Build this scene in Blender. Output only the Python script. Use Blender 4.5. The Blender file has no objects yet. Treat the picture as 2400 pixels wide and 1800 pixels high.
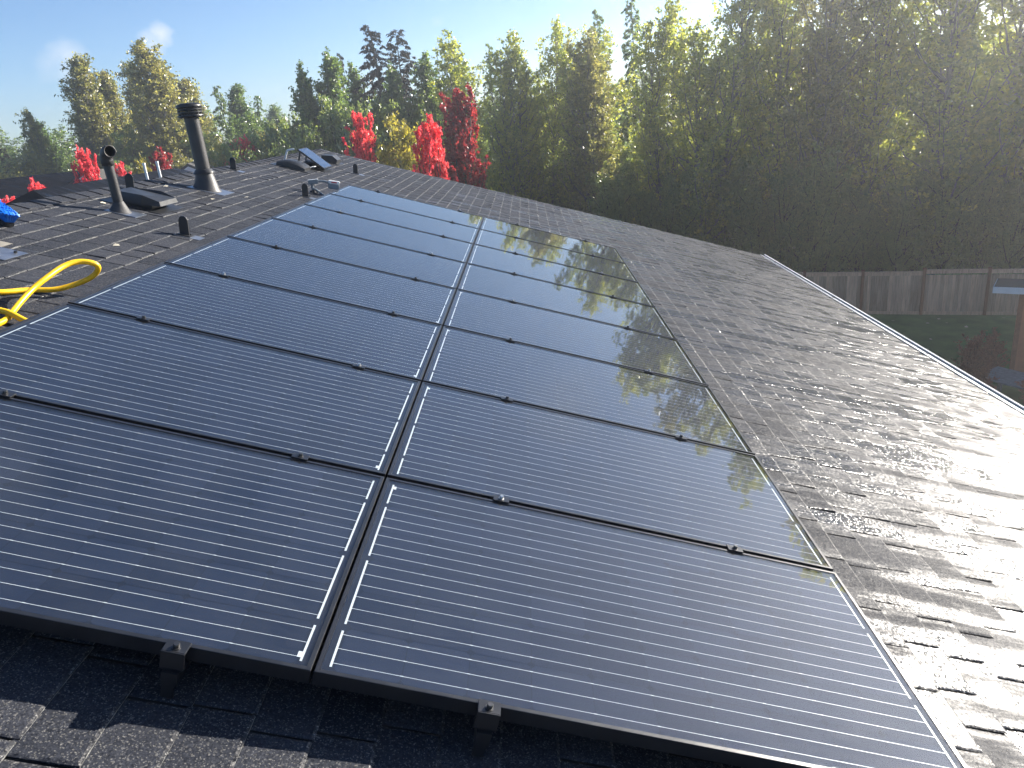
import bpy, bmesh, math, random
import numpy as np
from mathutils import Vector, Matrix

R = math.radians
rnd = random.Random(7)
sc = bpy.context.scene
col = sc.collection

# ------------------------------------------------------------------ camera
CAM = Vector((0.612, -1.402, 1.199))
CR = Vector((0.99550, 0.01470, -0.09362))
CD = Vector((-0.08283, -0.34507, -0.93492))
CF = Vector((-0.04605, 0.93846, -0.34230))
cam_d = bpy.data.cameras.new("camera")
cam_d.sensor_width = 36.0
cam_d.lens = 26.0
cam_d.clip_start = 0.05
cam_d.clip_end = 3000.0
cam = bpy.data.objects.new("camera", cam_d)
col.objects.link(cam)
m = Matrix.Identity(4)
for i in range(3):
    m[i][0] = CR[i]; m[i][1] = -CD[i]; m[i][2] = -CF[i]; m[i][3] = CAM[i]
cam.matrix_world = m
sc.camera = cam

# ------------------------------------------------------------------ sky, sun, exposure
SUN_AZ, SUN_EL = R(52.0), R(21.2)          # azimuth from +Y towards +X
world = bpy.data.worlds.new("World"); sc.world = world
world.use_nodes = True
wn, wl = world.node_tree.nodes, world.node_tree.links
wn.clear()
w_out = wn.new("ShaderNodeOutputWorld")
w_bg = wn.new("ShaderNodeBackground"); w_bg.inputs[1].default_value = 0.069
sky = wn.new("ShaderNodeTexSky"); sky.sky_type = 'NISHITA'; sky.sun_disc = False
sky.sun_elevation = SUN_EL; sky.sun_rotation = SUN_AZ
sky.air_density = 0.75; sky.dust_density = 0.3; sky.ozone_density = 4.0
wl.new(w_bg.outputs[0], w_out.inputs[0])
# thin high cloud: soft wisps mixed into the sky
tc = wn.new("ShaderNodeTexCoord")
def wmath(op, a, b=None, clamp=False):
    n = wn.new("ShaderNodeMath"); n.operation = op; n.use_clamp = clamp
    for i, v in enumerate((a, b)):
        if v is None: continue
        if isinstance(v, (int, float)): n.inputs[i].default_value = v
        else: wl.new(v, n.inputs[i])
    return n.outputs[0]
nz = wn.new("ShaderNodeTexNoise"); nz.inputs["Scale"].default_value = 26.0
nz.inputs["Detail"].default_value = 5.0; nz.inputs["Roughness"].default_value = 0.55
mp = wn.new("ShaderNodeMapping"); mp.inputs["Scale"].default_value = (1.0, 1.0, 1.6)
wl.new(tc.outputs["Generated"], mp.inputs[0]); wl.new(mp.outputs[0], nz.inputs["Vector"])
dist_nz = wn.new("ShaderNodeVectorMath"); dist_nz.operation = 'SCALE'; dist_nz.inputs["Scale"].default_value = 0.03
sub = wn.new("ShaderNodeVectorMath"); sub.operation = 'SUBTRACT'; sub.inputs[1].default_value = (0.5, 0.5, 0.5)
wl.new(nz.outputs["Color"], sub.inputs[0]); wl.new(sub.outputs[0], dist_nz.inputs[0])
addv = wn.new("ShaderNodeVectorMath"); addv.operation = 'ADD'
wl.new(tc.outputs["Generated"], addv.inputs[0]); wl.new(dist_nz.outputs[0], addv.inputs[1])
mask = None
for c, r0, amt in (((-0.398, 0.910, 0.120), 0.015, 1.0), ((-0.411, 0.905, 0.110), 0.018, 0.85), ((-0.488, 0.868, 0.099), 0.026, 0.7),
                   ((-0.505, 0.858, 0.094), 0.018, 0.4),
                   ((-0.094, 0.989, 0.112), 0.009, 0.22), ((-0.62, 0.78, 0.03), 0.10, 0.25), ((0.25, 0.95, 0.3), 0.06, 0.3),
                   ((-0.3, 0.7, 0.62), 0.07, 0.25)):
    d = wn.new("ShaderNodeVectorMath"); d.operation = 'DISTANCE'
    wl.new(addv.outputs[0], d.inputs[0]); d.inputs[1].default_value = Vector(c).normalized()
    v = wmath('SUBTRACT', 1.0, wmath('DIVIDE', d.outputs["Value"], r0), True)
    v = wmath('MULTIPLY', wmath('POWER', v, 0.8), amt)
    mask = v if mask is None else wmath('MAXIMUM', mask, v)
mask = wmath('MULTIPLY', mask, wmath('ADD', nz.outputs["Fac"], 0.25), True)
cmix = wn.new("ShaderNodeMix"); cmix.data_type = 'RGBA'
wl.new(mask, cmix.inputs["Factor"]); wl.new(sky.outputs[0], cmix.inputs["A"])
cmix.inputs["B"].default_value = (5.6, 5.9, 6.3, 1)
wl.new(cmix.outputs["Result"], w_bg.inputs[0])

sun_d = bpy.data.lights.new("sun", 'SUN'); sun_d.energy = 5.0; sun_d.angle = R(0.53)
sun_d.color = (1.0, 0.93, 0.83)
sun = bpy.data.objects.new("sun", sun_d); col.objects.link(sun)
sv = Vector((math.sin(SUN_AZ) * math.cos(SUN_EL), math.cos(SUN_AZ) * math.cos(SUN_EL), math.sin(SUN_EL)))
sun.rotation_euler = sv.to_track_quat('Z', 'Y').to_euler()
sun.location = sv * 60
vs = sc.view_settings
vs.view_transform = 'Standard'; vs.look = 'None'; vs.exposure = 1.45; vs.gamma = 1.0; vs.use_curve_mapping = False
sc.cycles.max_bounces = 8; sc.cycles.diffuse_bounces = 4; sc.cycles.adaptive_threshold = 0.02; sc.cycles.use_light_tree = False; sc.cycles.transparent_max_bounces = 12
sc.cycles.sample_clamp_indirect = 6.0

# ------------------------------------------------------------------ helpers
PITCH = R(18.43)
RS = Vector((math.cos(PITCH), 0, -math.sin(PITCH)))     # down the slope (to the right)
RN = Vector((math.sin(PITCH), 0, math.cos(PITCH)))      # roof normal
HR = -0.13                                              # shingle surface below the glass plane
GZ = -8.4                                               # ground level
def rp(s, d, h=0.0):
    return RS * s + Vector((0, d, 0)) + RN * (HR + h)   # h above shingles

def mk(name, verts, faces, mat=None, parent=None, loc=None, rot=None, smooth=False, mats=None, fmat=None):
    me = bpy.data.meshes.new(name)
    me.from_pydata([tuple(v) for v in verts], [], faces)
    if mats:
        for q in mats: me.materials.append(q)
        if fmat: me.polygons.foreach_set("material_index", fmat)
    elif mat: me.materials.append(mat)
    if smooth: me.polygons.foreach_set("use_smooth", [True] * len(me.polygons))
    me.update()
    o = bpy.data.objects.new(name, me); col.objects.link(o)
    if parent: o.parent = parent
    if loc is not None: o.location = loc
    if rot is not None: o.rotation_euler = rot
    return o
def inst(name, me, parent=None, loc=(0, 0, 0), rot=(0, 0, 0)):
    o = bpy.data.objects.new(name, me); col.objects.link(o)
    o.parent = parent; o.location = loc; o.rotation_euler = rot
    return o
def empty(name, loc, rot=(0, 0, 0)):
    o = bpy.data.objects.new(name, None); col.objects.link(o)
    o.location = loc; o.rotation_euler = rot; o.empty_display_size = 0.1
    return o
def tag(o, label=None, cat=None, group=None, kind=None):
    if label: o["label"] = label
    if cat: o["category"] = cat
    if group: o["group"] = group
    if kind: o["kind"] = kind
    return o

class G:
    """collects simple shapes into one mesh"""
    def __init__(s): s.v = []; s.f = []; s.m = []
    def add(s, vs, fs, mi=0):
        n = len(s.v); s.v += [Vector(x) for x in vs]; s.f += [tuple(i + n for i in f) for f in fs]; s.m += [mi] * len(fs)
    def box(s, a, b, mi=0, bev=0.0):
        x0, y0, z0 = a; x1, y1, z1 = b
        if bev <= 0:
            s.add([(x0,y0,z0),(x1,y0,z0),(x1,y1,z0),(x0,y1,z0),(x0,y0,z1),(x1,y0,z1),(x1,y1,z1),(x0,y1,z1)],
                  [(3,2,1,0),(4,5,6,7),(0,1,5,4),(1,2,6,5),(2,3,7,6),(3,0,4,7)], mi)
        else:
            bm = bmesh.new(); bmesh.ops.create_cube(bm, size=1)
            for v in bm.verts:
                v.co = Vector(((x0+x1)/2 + v.co.x*(x1-x0), (y0+y1)/2 + v.co.y*(y1-y0), (z0+z1)/2 + v.co.z*(z1-z0)))
            bmesh.ops.bevel(bm, geom=bm.edges[:], offset=bev, segments=2, affect='EDGES')
            bm.verts.index_update()
            s.add([v.co.copy() for v in bm.verts], [tuple(v.index for v in f.verts) for f in bm.faces], mi); bm.free()
    def tube(s, pts, r, n=8, mi=0, cap=True):
        pts = [Vector(p) for p in pts]; rr = r if isinstance(r, (list, tuple)) else [r]*len(pts)
        vs = []; up = Vector((0.13, 0.31, 0.94)).normalized()
        for i, p in enumerate(pts):
            t = (pts[min(i+1, len(pts)-1)] - pts[max(i-1, 0)]).normalized()
            a = t.cross(up)
            if a.length < 1e-3: a = t.cross(Vector((1, 0, 0)))
            a.normalize(); b = t.cross(a)
            for k in range(n):
                th = 2*math.pi*k/n; vs.append(p + (a*math.cos(th) + b*math.sin(th))*rr[i])
        fs = [(i*n+k, i*n+(k+1) % n, (i+1)*n+(k+1) % n, (i+1)*n+k) for i in range(len(pts)-1) for k in range(n)]
        if cap: fs += [tuple(range(n))[::-1], tuple(range((len(pts)-1)*n, len(pts)*n))]
        s.add(vs, fs, mi)
    def lathe(s, prof, n=24, mi=0, o=(0, 0, 0)):
        o = Vector(o); vs = [o + Vector((r*math.cos(2*math.pi*k/n), r*math.sin(2*math.pi*k/n), z)) for r, z in prof for k in range(n)]
        fs = [(i*n+k, i*n+(k+1) % n, (i+1)*n+(k+1) % n, (i+1)*n+k) for i in range(len(prof)-1) for k in range(n)]
        s.add(vs, fs, mi)
    def prism(s, poly, d, mi=0):
        """poly: list of 3D points (planar), extruded by d"""
        n = len(poly); d = Vector(d); P = [Vector(p) for p in poly]
        s.add(P + [p + d for p in P], [tuple(range(n))[::-1], tuple(range(n, 2*n))] + [(i, (i+1) % n, n+(i+1) % n, n+i) for i in range(n)], mi)
    def build(s, name, mat=None, parent=None, loc=None, rot=None, smooth=False, mats=None):
        o = mk(name, s.v, s.f, mat, parent, loc, rot, smooth, mats, s.m if mats else None)
        bm = bmesh.new(); bm.from_mesh(o.data); bmesh.ops.recalc_face_normals(bm, faces=bm.faces[:]); bm.to_mesh(o.data); bm.free()
        if smooth and hasattr(o.data, "set_sharp_from_angle"): o.data.set_sharp_from_angle(angle=R(40))
        return o
def catmull(P, n=8):
    P = [Vector(p) for p in P]; out = []
    for i in range(len(P)-1):
        p0, p1, p2, p3 = P[max(i-1, 0)], P[i], P[i+1], P[min(i+2, len(P)-1)]
        for k in range(n):
            t = k/n
            out.append(0.5*((2*p1) + (p2-p0)*t + (2*p0-5*p1+4*p2-p3)*t*t + (3*p1-p0-3*p2+p3)*t**3))
    return out + [P[-1]]

# ------------------------------------------------------------------ materials
def newmat(name):
    mt = bpy.data.materials.new(name); mt.use_nodes = True
    nt = mt.node_tree; return mt, nt, nt.nodes["Principled BSDF"]
def N(nt, t, **kw):
    n = nt.nodes.new(t)
    for k, v in kw.items():
        if k in n.inputs: n.inputs[k].default_value = v
        else: setattr(n, k, v)
    return n
def simple(name, c, rough=0.5, metal=0.0, spec=0.5, var=0.0, scale=6.0, bump=0.0, bscale=60.0, coat=0.0):
    mt, nt, b = newmat(name)
    b.inputs["Base Color"].default_value = (*c, 1); b.inputs["Roughness"].default_value = rough
    b.inputs["Metallic"].default_value = metal; b.inputs["Specular IOR Level"].default_value = spec
    if coat: b.inputs["Coat Weight"].default_value = coat
    if var:
        t = N(nt, "ShaderNodeTexCoord"); n = N(nt, "ShaderNodeTexNoise", Scale=scale, Detail=6.0, Roughness=0.6)
        nt.links.new(t.outputs["Object"], n.inputs["Vector"])
        r = N(nt, "ShaderNodeMapRange"); r.inputs["From Min"].default_value = 0.3; r.inputs["From Max"].default_value = 0.7
        r.inputs["To Min"].default_value = 1 - var; r.inputs["To Max"].default_value = 1 + var
        nt.links.new(n.outputs["Fac"], r.inputs["Value"])
        mx = N(nt, "ShaderNodeVectorMath", operation='SCALE'); mx.inputs[0].default_value = c
        nt.links.new(r.outputs[0], mx.inputs["Scale"]); nt.links.new(mx.outputs[0], b.inputs["Base Color"])
        r2 = N(nt, "ShaderNodeMath", operation='MULTIPLY_ADD'); r2.inputs[1].default_value = 0.25; r2.inputs[2].default_value = rough - 0.12
        nt.links.new(n.outputs["Fac"], r2.inputs[0]); nt.links.new(r2.outputs[0], b.inputs["Roughness"])
    if bump:
        t = N(nt, "ShaderNodeTexCoord"); n = N(nt, "ShaderNodeTexNoise", Scale=bscale, Detail=4.0)
        nt.links.new(t.outputs["Object"], n.inputs["Vector"])
        bp = N(nt, "ShaderNodeBump", Strength=bump, Distance=0.01)
        nt.links.new(n.outputs["Fac"], bp.inputs["Height"]); nt.links.new(bp.outputs[0], b.inputs["Normal"])
    return mt

def shingle_mat(name, c0, c1, fleck=0.16, tint=True, rlo=0.17, rhi=0.56, spec=(0.05, 0.34), facet=0.30):
    mt, nt, b = newmat(name); L = nt.links.new
    t = N(nt, "ShaderNodeTexCoord")
    g = N(nt, "ShaderNodeTexVoronoi", Scale=330.0); L(t.outputs["Object"], g.inputs["Vector"])
    g2 = N(nt, "ShaderNodeTexNoise", Scale=190.0, Detail=3.0, Roughness=0.7); L(t.outputs["Object"], g2.inputs["Vector"])
    big = N(nt, "ShaderNodeTexNoise", Scale=2.2, Detail=5.0, Roughness=0.6); L(t.outputs["Object"], big.inputs["Vector"])
    mixc = N(nt, "ShaderNodeMix", data_type='RGBA'); mixc.inputs["A"].default_value = (*c0, 1); mixc.inputs["B"].default_value = (*c1, 1)
    ad = N(nt, "ShaderNodeMath", operation='MULTIPLY_ADD'); ad.inputs[1].default_value = 0.9; L(big.outputs["Fac"], ad.inputs[0])
    if tint:
        at = N(nt, "ShaderNodeAttribute", attribute_name="tint")
        k = N(nt, "ShaderNodeMath", operation='MULTIPLY_ADD'); k.inputs[1].default_value = 0.9; k.inputs[2].default_value = -0.45
        L(at.outputs["Fac"], k.inputs[0]); L(k.outputs[0], ad.inputs[2])
    else: ad.inputs[2].default_value = 0.0
    ad.use_clamp = True; L(ad.outputs[0], mixc.inputs["Factor"])
    # light granules
    sep = N(nt, "ShaderNodeSeparateColor"); L(g.outputs["Color"], sep.inputs[0])
    th = N(nt, "ShaderNodeMapRange"); th.inputs["From Min"].default_value = 0.80; th.inputs["From Max"].default_value = 1.0
    L(sep.outputs[0], th.inputs["Value"])
    fl = N(nt, "ShaderNodeMix", data_type='RGBA'); fl.inputs["B"].default_value = (fleck, fleck*0.97, fleck*0.92, 1)
    L(th.outputs[0], fl.inputs["Factor"]); L(mixc.outputs["Result"], fl.inputs["A"])
    dk = N(nt, "ShaderNodeMapRange"); dk.inputs["To Min"].default_value = 0.45; dk.inputs["To Max"].default_value = 1.35
    dk.inputs["From Min"].default_value = 0.3; dk.inputs["From Max"].default_value = 0.7
    L(g2.outputs["Fac"], dk.inputs["Value"])
    sm = N(nt, "ShaderNodeVectorMath", operation='SCALE'); L(fl.outputs["Result"], sm.inputs[0]); L(dk.outputs[0], sm.inputs["Scale"])
    L(sm.outputs[0], b.inputs["Base Color"])
    # hosed-down patches: wet tabs are glossier, dry ones dull; water runs down the slope
    wet = N(nt, "ShaderNodeTexNoise", Scale=1.0, Detail=6.0, Roughness=0.62)
    wm = N(nt, "ShaderNodeMapping"); wm.inputs["Scale"].default_value = (0.75, 5.0, 1.0); L(t.outputs["Object"], wm.inputs[0]); L(wm.outputs[0], wet.inputs["Vector"])
    sx = N(nt, "ShaderNodeSeparateXYZ"); L(t.outputs["Object"], sx.inputs[0])
    zone = N(nt, "ShaderNodeMapRange"); zone.inputs["From Min"].default_value = -1.5; zone.inputs["From Max"].default_value = 2.2
    zone.inputs["To Min"].default_value = -0.16; zone.inputs["To Max"].default_value = 0.04; L(sx.outputs[0], zone.inputs["Value"])
    wsum = N(nt, "ShaderNodeMath", operation='ADD'); L(wet.outputs["Fac"], wsum.inputs[0]); L(zone.outputs[0], wsum.inputs[1])
    wv = wsum.outputs[0]
    if tint:
        at2 = N(nt, "ShaderNodeAttribute", attribute_name="tint"); mo = N(nt, "ShaderNodeMath", operation='MULTIPLY'); mo.inputs[1].default_value = 7.31; L(at2.outputs["Fac"], mo.inputs[0])
        fr_ = N(nt, "ShaderNodeMath", operation='FRACT'); L(mo.outputs[0], fr_.inputs[0])
        wa = N(nt, "ShaderNodeMath", operation='MULTIPLY_ADD'); wa.inputs[1].default_value = 0.09; L(fr_.outputs[0], wa.inputs[0])
        ws = N(nt, "ShaderNodeMath", operation='SUBTRACT'); ws.inputs[1].default_value = 0.045; L(wv, ws.inputs[0]); L(ws.outputs[0], wa.inputs[2]); wv = wa.outputs[0]
    wr = N(nt, "ShaderNodeMapRange", interpolation_type='SMOOTHSTEP'); wr.inputs["From Min"].default_value = 0.42; wr.inputs["From Max"].default_value = 0.66; L(wv, wr.inputs["Value"])
    rr_ = N(nt, "ShaderNodeMapRange"); rr_.inputs["To Min"].default_value = rhi; rr_.inputs["To Max"].default_value = rlo; L(wr.outputs[0], rr_.inputs["Value"]); L(rr_.outputs[0], b.inputs["Roughness"])
    ss_ = N(nt, "ShaderNodeMapRange"); ss_.inputs["To Min"].default_value = spec[0]; ss_.inputs["To Max"].default_value = spec[1]; L(wr.outputs[0], ss_.inputs["Value"]); L(ss_.outputs[0], b.inputs["Specular IOR Level"])
    g3 = N(nt, "ShaderNodeTexNoise", Scale=70.0, Detail=2.0, Roughness=0.6); L(t.outputs["Object"], g3.inputs["Vector"])
    h0 = N(nt, "ShaderNodeMath", operation='MULTIPLY_ADD'); h0.inputs[1].default_value = 2.2; L(g3.outputs["Fac"], h0.inputs[0]); L(g2.outputs["Fac"], h0.inputs[2])
    hsum = N(nt, "ShaderNodeMath", operation='ADD'); L(g.outputs["Distance"], hsum.inputs[0]); L(h0.outputs[0], hsum.inputs[1])
    fc = N(nt, "ShaderNodeTexVoronoi", Scale=150.0); L(t.outputs["Object"], fc.inputs["Vector"])
    f0 = N(nt, "ShaderNodeVectorMath", operation='SUBTRACT'); f0.inputs[1].default_value = (0.5, 0.5, 0.5); L(fc.outputs["Color"], f0.inputs[0])
    f1 = N(nt, "ShaderNodeVectorMath", operation='SCALE'); f1.inputs["Scale"].default_value = facet; L(f0.outputs[0], f1.inputs[0])
    gn = N(nt, "ShaderNodeNewGeometry"); f2 = N(nt, "ShaderNodeVectorMath", operation='ADD'); L(gn.outputs["Normal"], f2.inputs[0]); L(f1.outputs[0], f2.inputs[1])
    f3 = N(nt, "ShaderNodeVectorMath", operation='NORMALIZE'); L(f2.outputs[0], f3.inputs[0])
    bp = N(nt, "ShaderNodeBump", Strength=0.18, Distance=0.0026); L(f3.outputs[0], bp.inputs["Normal"]); L(hsum.outputs[0], bp.inputs["Height"]); L(bp.outputs[0], b.inputs["Normal"])
    return mt
M = {}
M['shingle'] = shingle_mat("asphalt_shingle", (0.024, 0.027, 0.035), (0.048, 0.051, 0.062))
M['worn'] = shingle_mat("worn_shingle_edge", (0.030, 0.031, 0.036), (0.070, 0.071, 0.076), 0.26, True, 0.25, 0.45, (0.12, 0.6), 0.8)
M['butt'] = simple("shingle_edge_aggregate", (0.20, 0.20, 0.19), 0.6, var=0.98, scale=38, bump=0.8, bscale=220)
M['deck'] = simple("roofing_felt", (0.012, 0.012, 0.013), 0.8)
M['dark_shingle'] = shingle_mat("black_neighbour_shingle", (0.005, 0.006, 0.009), (0.009, 0.010, 0.014), 0.015, tint=False, spec=(0.03, 0.06))
M['grey_shingle'] = shingle_mat("grey_neighbour_shingle", (0.07, 0.066, 0.06), (0.11, 0.105, 0.095), 0.2, tint=False)
M['frame'] = simple("black_anodised_aluminium", (0.012, 0.013, 0.016), 0.32, spec=0.6, var=0.2, scale=14)
M['black_plastic'] = simple("black_plastic", (0.014, 0.015, 0.017), 0.45, var=0.25, scale=20)
M['black_paint'] = simple("black_painted_metal", (0.020, 0.021, 0.023), 0.4, spec=0.5, var=0.3, scale=9, bump=0.08, bscale=40)
M['pipe_black'] = simple("weathered_black_pipe", (0.030, 0.029, 0.030), 0.5, var=0.35, scale=7, bump=0.06, bscale=50)
M['rubber'] = simple("boot_rubber", (0.045, 0.044, 0.045), 0.6, var=0.3, scale=14, bump=0.1)
M['flash_metal'] = simple("bare_flashing", (0.30, 0.33, 0.38), 0.35, metal=0.85, var=0.3, scale=16)
M['steel'] = simple("stainless_bolt", (0.55, 0.54, 0.52), 0.3, metal=1.0)
M['dark_bolt'] = simple("dark_bolt", (0.10, 0.10, 0.10), 0.35, metal=0.9)
M['white_paint'] = simple("white_painted_metal", (0.78, 0.78, 0.76), 0.35, var=0.06, scale=5)
M['white_pvc'] = simple("white_pvc", (0.75, 0.76, 0.75), 0.4)
M['grey_plastic'] = simple("grey_tool_plastic", (0.22, 0.25, 0.27), 0.4)
M['red_mark'] = simple("red_mark", (0.55, 0.03, 0.04), 0.4)
M['hose'] = simple("yellow_rubber_hose", (0.86, 0.50, 0.008), 0.36, spec=0.5, var=0.16, scale=16)
M['blue_bristle'] = simple("blue_bristle", (0.01, 0.19, 0.72), 0.4, var=0.25, scale=60)
M['beige'] = simple("weathered_beige_metal", (0.26, 0.24, 0.20), 0.55, var=0.2, scale=12)
M['cream'] = simple("cream_siding", (0.72, 0.62, 0.46), 0.6, var=0.05)
M['tan_siding'] = simple("tan_siding", (0.36, 0.32, 0.26), 0.6, var=0.06)
M['shed_red'] = simple("rust_brown_siding", (0.42, 0.16, 0.085), 0.65, var=0.12, scale=4)
M['shed_trim'] = simple("shed_white_trim", (0.62, 0.66, 0.72), 0.5, var=0.05)
M['shed_roof'] = simple("shed_roof_felt", (0.10, 0.085, 0.08), 0.8, var=0.2)
M['grey_wood'] = simple("weathered_grey_plank", (0.21, 0.21, 0.22), 0.75, var=0.25, scale=9)
M['post_wood'] = simple("red_brown_post", (0.30, 0.13, 0.07), 0.75, var=0.2, scale=8)
def board_mat():
    mt, nt, b = newmat("weathered_cedar_board"); L = nt.links.new
    t = N(nt, "ShaderNodeTexCoord"); oi = N(nt, "ShaderNodeObjectInfo")
    mp = N(nt, "ShaderNodeMapping"); mp.inputs["Scale"].default_value = (22, 22, 1.6)
    L(t.outputs["Object"], mp.inputs[0])
    ad = N(nt, "ShaderNodeVectorMath", operation='ADD'); L(mp.outputs[0], ad.inputs[0])
    rs = N(nt, "ShaderNodeMath", operation='MULTIPLY'); rs.inputs[1].default_value = 37.0; L(oi.outputs["Random"], rs.inputs[0]); L(rs.outputs[0], ad.inputs[1])
    n = N(nt, "ShaderNodeTexNoise", Scale=1.0, Detail=5.0, Roughness=0.65); L(ad.outputs[0], n.inputs["Vector"])
    cr = N(nt, "ShaderNodeValToRGB"); e = cr.color_ramp.elements
    e[0].position = 0.30; e[0].color = (0.38, 0.225, 0.13, 1); e[1].position = 0.72; e[1].color = (0.72, 0.50, 0.35, 1)
    L(n.outputs["Fac"], cr.inputs[0])
    hs = N(nt, "ShaderNodeHueSaturation"); L(cr.outputs[0], hs.inputs["Color"])
    k = N(nt, "ShaderNodeMapRange"); k.inputs["To Min"].default_value = 0.72; k.inputs["To Max"].default_value = 1.3; L(oi.outputs["Random"], k.inputs["Value"]); L(k.outputs[0], hs.inputs["Value"])
    L(hs.outputs[0], b.inputs["Base Color"]); b.inputs["Roughness"].default_value = 0.8
    return mt
M['board'] = board_mat()

def glass_mat():
    mt = bpy.data.materials.new("panel_glass"); mt.use_nodes = True; nt = mt.node_tree; nt.nodes.clear(); L = nt.links.new
    out = N(nt, "ShaderNodeOutputMaterial"); fr = N(nt, "ShaderNodeFresnel")
    ge_ = N(nt, "ShaderNodeNewGeometry"); io = N(nt, "ShaderNodeMix", data_type='FLOAT'); io.inputs["A"].default_value = 2.0; io.inputs["B"].default_value = 1/2.0
    L(ge_.outputs["Backfacing"], io.inputs["Factor"]); L(io.outputs["Result"], fr.inputs["IOR"])
    tr = N(nt, "ShaderNodeBsdfTransparent"); tr.inputs[0].default_value = (0.93, 0.95, 0.96, 1)
    gl = N(nt, "ShaderNodeBsdfGlossy", Roughness=0.02)
    t = N(nt, "ShaderNodeTexCoord"); n = N(nt, "ShaderNodeTexNoise", Scale=9.0, Detail=1.0); L(t.outputs["Object"], n.inputs["Vector"])
    bp = N(nt, "ShaderNodeBump", Strength=0.012, Distance=0.02); L(n.outputs["Fac"], bp.inputs["Height"]); L(bp.outputs[0], gl.inputs["Normal"])
    df = N(nt, "ShaderNodeBsdfDiffuse"); df.inputs[0].default_value = (0.55, 0.57, 0.6, 1)
    # a faint film of dust and dried water
    n2 = N(nt, "ShaderNodeTexNoise", Scale=5.0, Detail=6.0, Roughness=0.7); L(t.outputs["Object"], n2.inputs["Vector"])
    k = N(nt, "ShaderNodeMapRange"); k.inputs["From Min"].default_value = 0.3; k.inputs["From Max"].default_value = 0.75; k.inputs["To Min"].default_value = 0.002; k.inputs["To Max"].default_value = 0.024; L(n2.outputs["Fac"], k.inputs["Value"])
    m0 = N(nt, "ShaderNodeMixShader"); L(k.outputs[0], m0.inputs[0]); L(tr.outputs[0], m0.inputs[1]); L(df.outputs[0], m0.inputs[2])
    m1 = N(nt, "ShaderNodeMixShader"); L(fr.outputs[0], m1.inputs[0]); L(m0.outputs[0], m1.inputs[1]); L(gl.outputs[0], m1.inputs[2])
    L(m1.outputs[0], out.inputs[0]); return mt
M['glass'] = glass_mat()
M['cell'] = simple("mono_silicon_cell", (0.019, 0.027, 0.047), 0.7, spec=0.04)
_nt = M['cell'].node_tree; _b = _nt.nodes["Principled BSDF"]; _oi = N(_nt, "ShaderNodeObjectInfo"); _k = N(_nt, "ShaderNodeMapRange"); _k.inputs["To Min"].default_value = 0.82; _k.inputs["To Max"].default_value = 1.16
_nt.links.new(_oi.outputs["Random"], _k.inputs["Value"]); _sc = N(_nt, "ShaderNodeVectorMath", operation='SCALE'); _sc.inputs[0].default_value = (0.0110, 0.0165, 0.033); _nt.links.new(_k.outputs[0], _sc.inputs["Scale"]); _nt.links.new(_sc.outputs[0], _b.inputs["Base Color"])
M['backsheet'] = simple("black_backsheet", (0.008, 0.011, 0.019), 0.8, spec=0.04)
M['busbar'] = simple("tinned_busbar", (0.66, 0.71, 0.74), 0.45, metal=0.1, spec=0.1)

def leaf_mat(name, a, b2, trans=0.45, gloss=0.10, rnd_amt=0.25):
    mt = bpy.data.materials.new(name); mt.use_nodes = True; nt = mt.node_tree; nt.nodes.clear(); L = nt.links.new
    out = N(nt, "ShaderNodeOutputMaterial")
    at = N(nt, "ShaderNodeAttribute", attribute_name="tint"); oi = N(nt, "ShaderNodeObjectInfo")
    mx = N(nt, "ShaderNodeMix", data_type='RGBA'); mx.inputs["A"].default_value = (*a, 1); mx.inputs["B"].default_value = (*b2, 1)
    ra = N(nt, "ShaderNodeMath", operation='MULTIPLY_ADD', use_clamp=True); ra.inputs[1].default_value = rnd_amt
    L(oi.outputs["Random"], ra.inputs[0])
    sb = N(nt, "ShaderNodeMath", operation='SUBTRACT'); sb.inputs[1].default_value = rnd_amt/2; L(at.outputs["Fac"], sb.inputs[0]); L(sb.outputs[0], ra.inputs[2])
    L(ra.outputs[0], mx.inputs["Factor"])
    df = N(nt, "ShaderNodeBsdfDiffuse"); L(mx.outputs["Result"], df.inputs[0])
    tl = N(nt, "ShaderNodeBsdfTranslucent"); hs = N(nt, "ShaderNodeHueSaturation", Saturation=1.05, Value=1.9); L(mx.outputs["Result"], hs.inputs["Color"]); L(hs.outputs[0], tl.inputs[0])
    m0 = N(nt, "ShaderNodeMixShader"); m0.inputs[0].default_value = trans; L(df.outputs[0], m0.inputs[1]); L(tl.outputs[0], m0.inputs[2])
    gl = N(nt, "ShaderNodeBsdfGlossy", Roughness=0.38); gl.inputs[0].default_value = (0.8, 0.8, 0.8, 1)
    m1 = N(nt, "ShaderNodeMixShader"); m1.inputs[0].default_value = gloss; L(m0.outputs[0], m1.inputs[1]); L(gl.outputs[0], m1.inputs[2])
    L(m1.outputs[0], out.inputs[0]); return mt
M['leaf_alder'] = leaf_mat("alder_leaf", (0.15, 0.20, 0.038), (0.45, 0.44, 0.075), 0.62, 0.10)
M['leaf_cotton'] = leaf_mat("cottonwood_leaf", (0.12, 0.14, 0.040), (0.34, 0.30, 0.080), 0.55, 0.10)
M['leaf_poplar'] = leaf_mat("poplar_leaf", (0.075, 0.13, 0.035), (0.19, 0.25, 0.055), 0.55, 0.10)
M['leaf_cedar'] = leaf_mat("cedar_spray", (0.018, 0.028, 0.014), (0.055, 0.045, 0.028), 0.15, 0.04)
M['leaf_red'] = leaf_mat("red_maple_leaf", (0.48, 0.025, 0.060), (0.84, 0.18, 0.17), 0.48, 0.06)
M['leaf_dark_red'] = leaf_mat("dark_red_leaf", (0.22, 0.018, 0.028), (0.42, 0.06, 0.055), 0.45, 0.06)
M['leaf_olive'] = leaf_mat("olive_shrub_leaf", (0.16, 0.165, 0.030), (0.38, 0.32, 0.050), 0.55)
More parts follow.
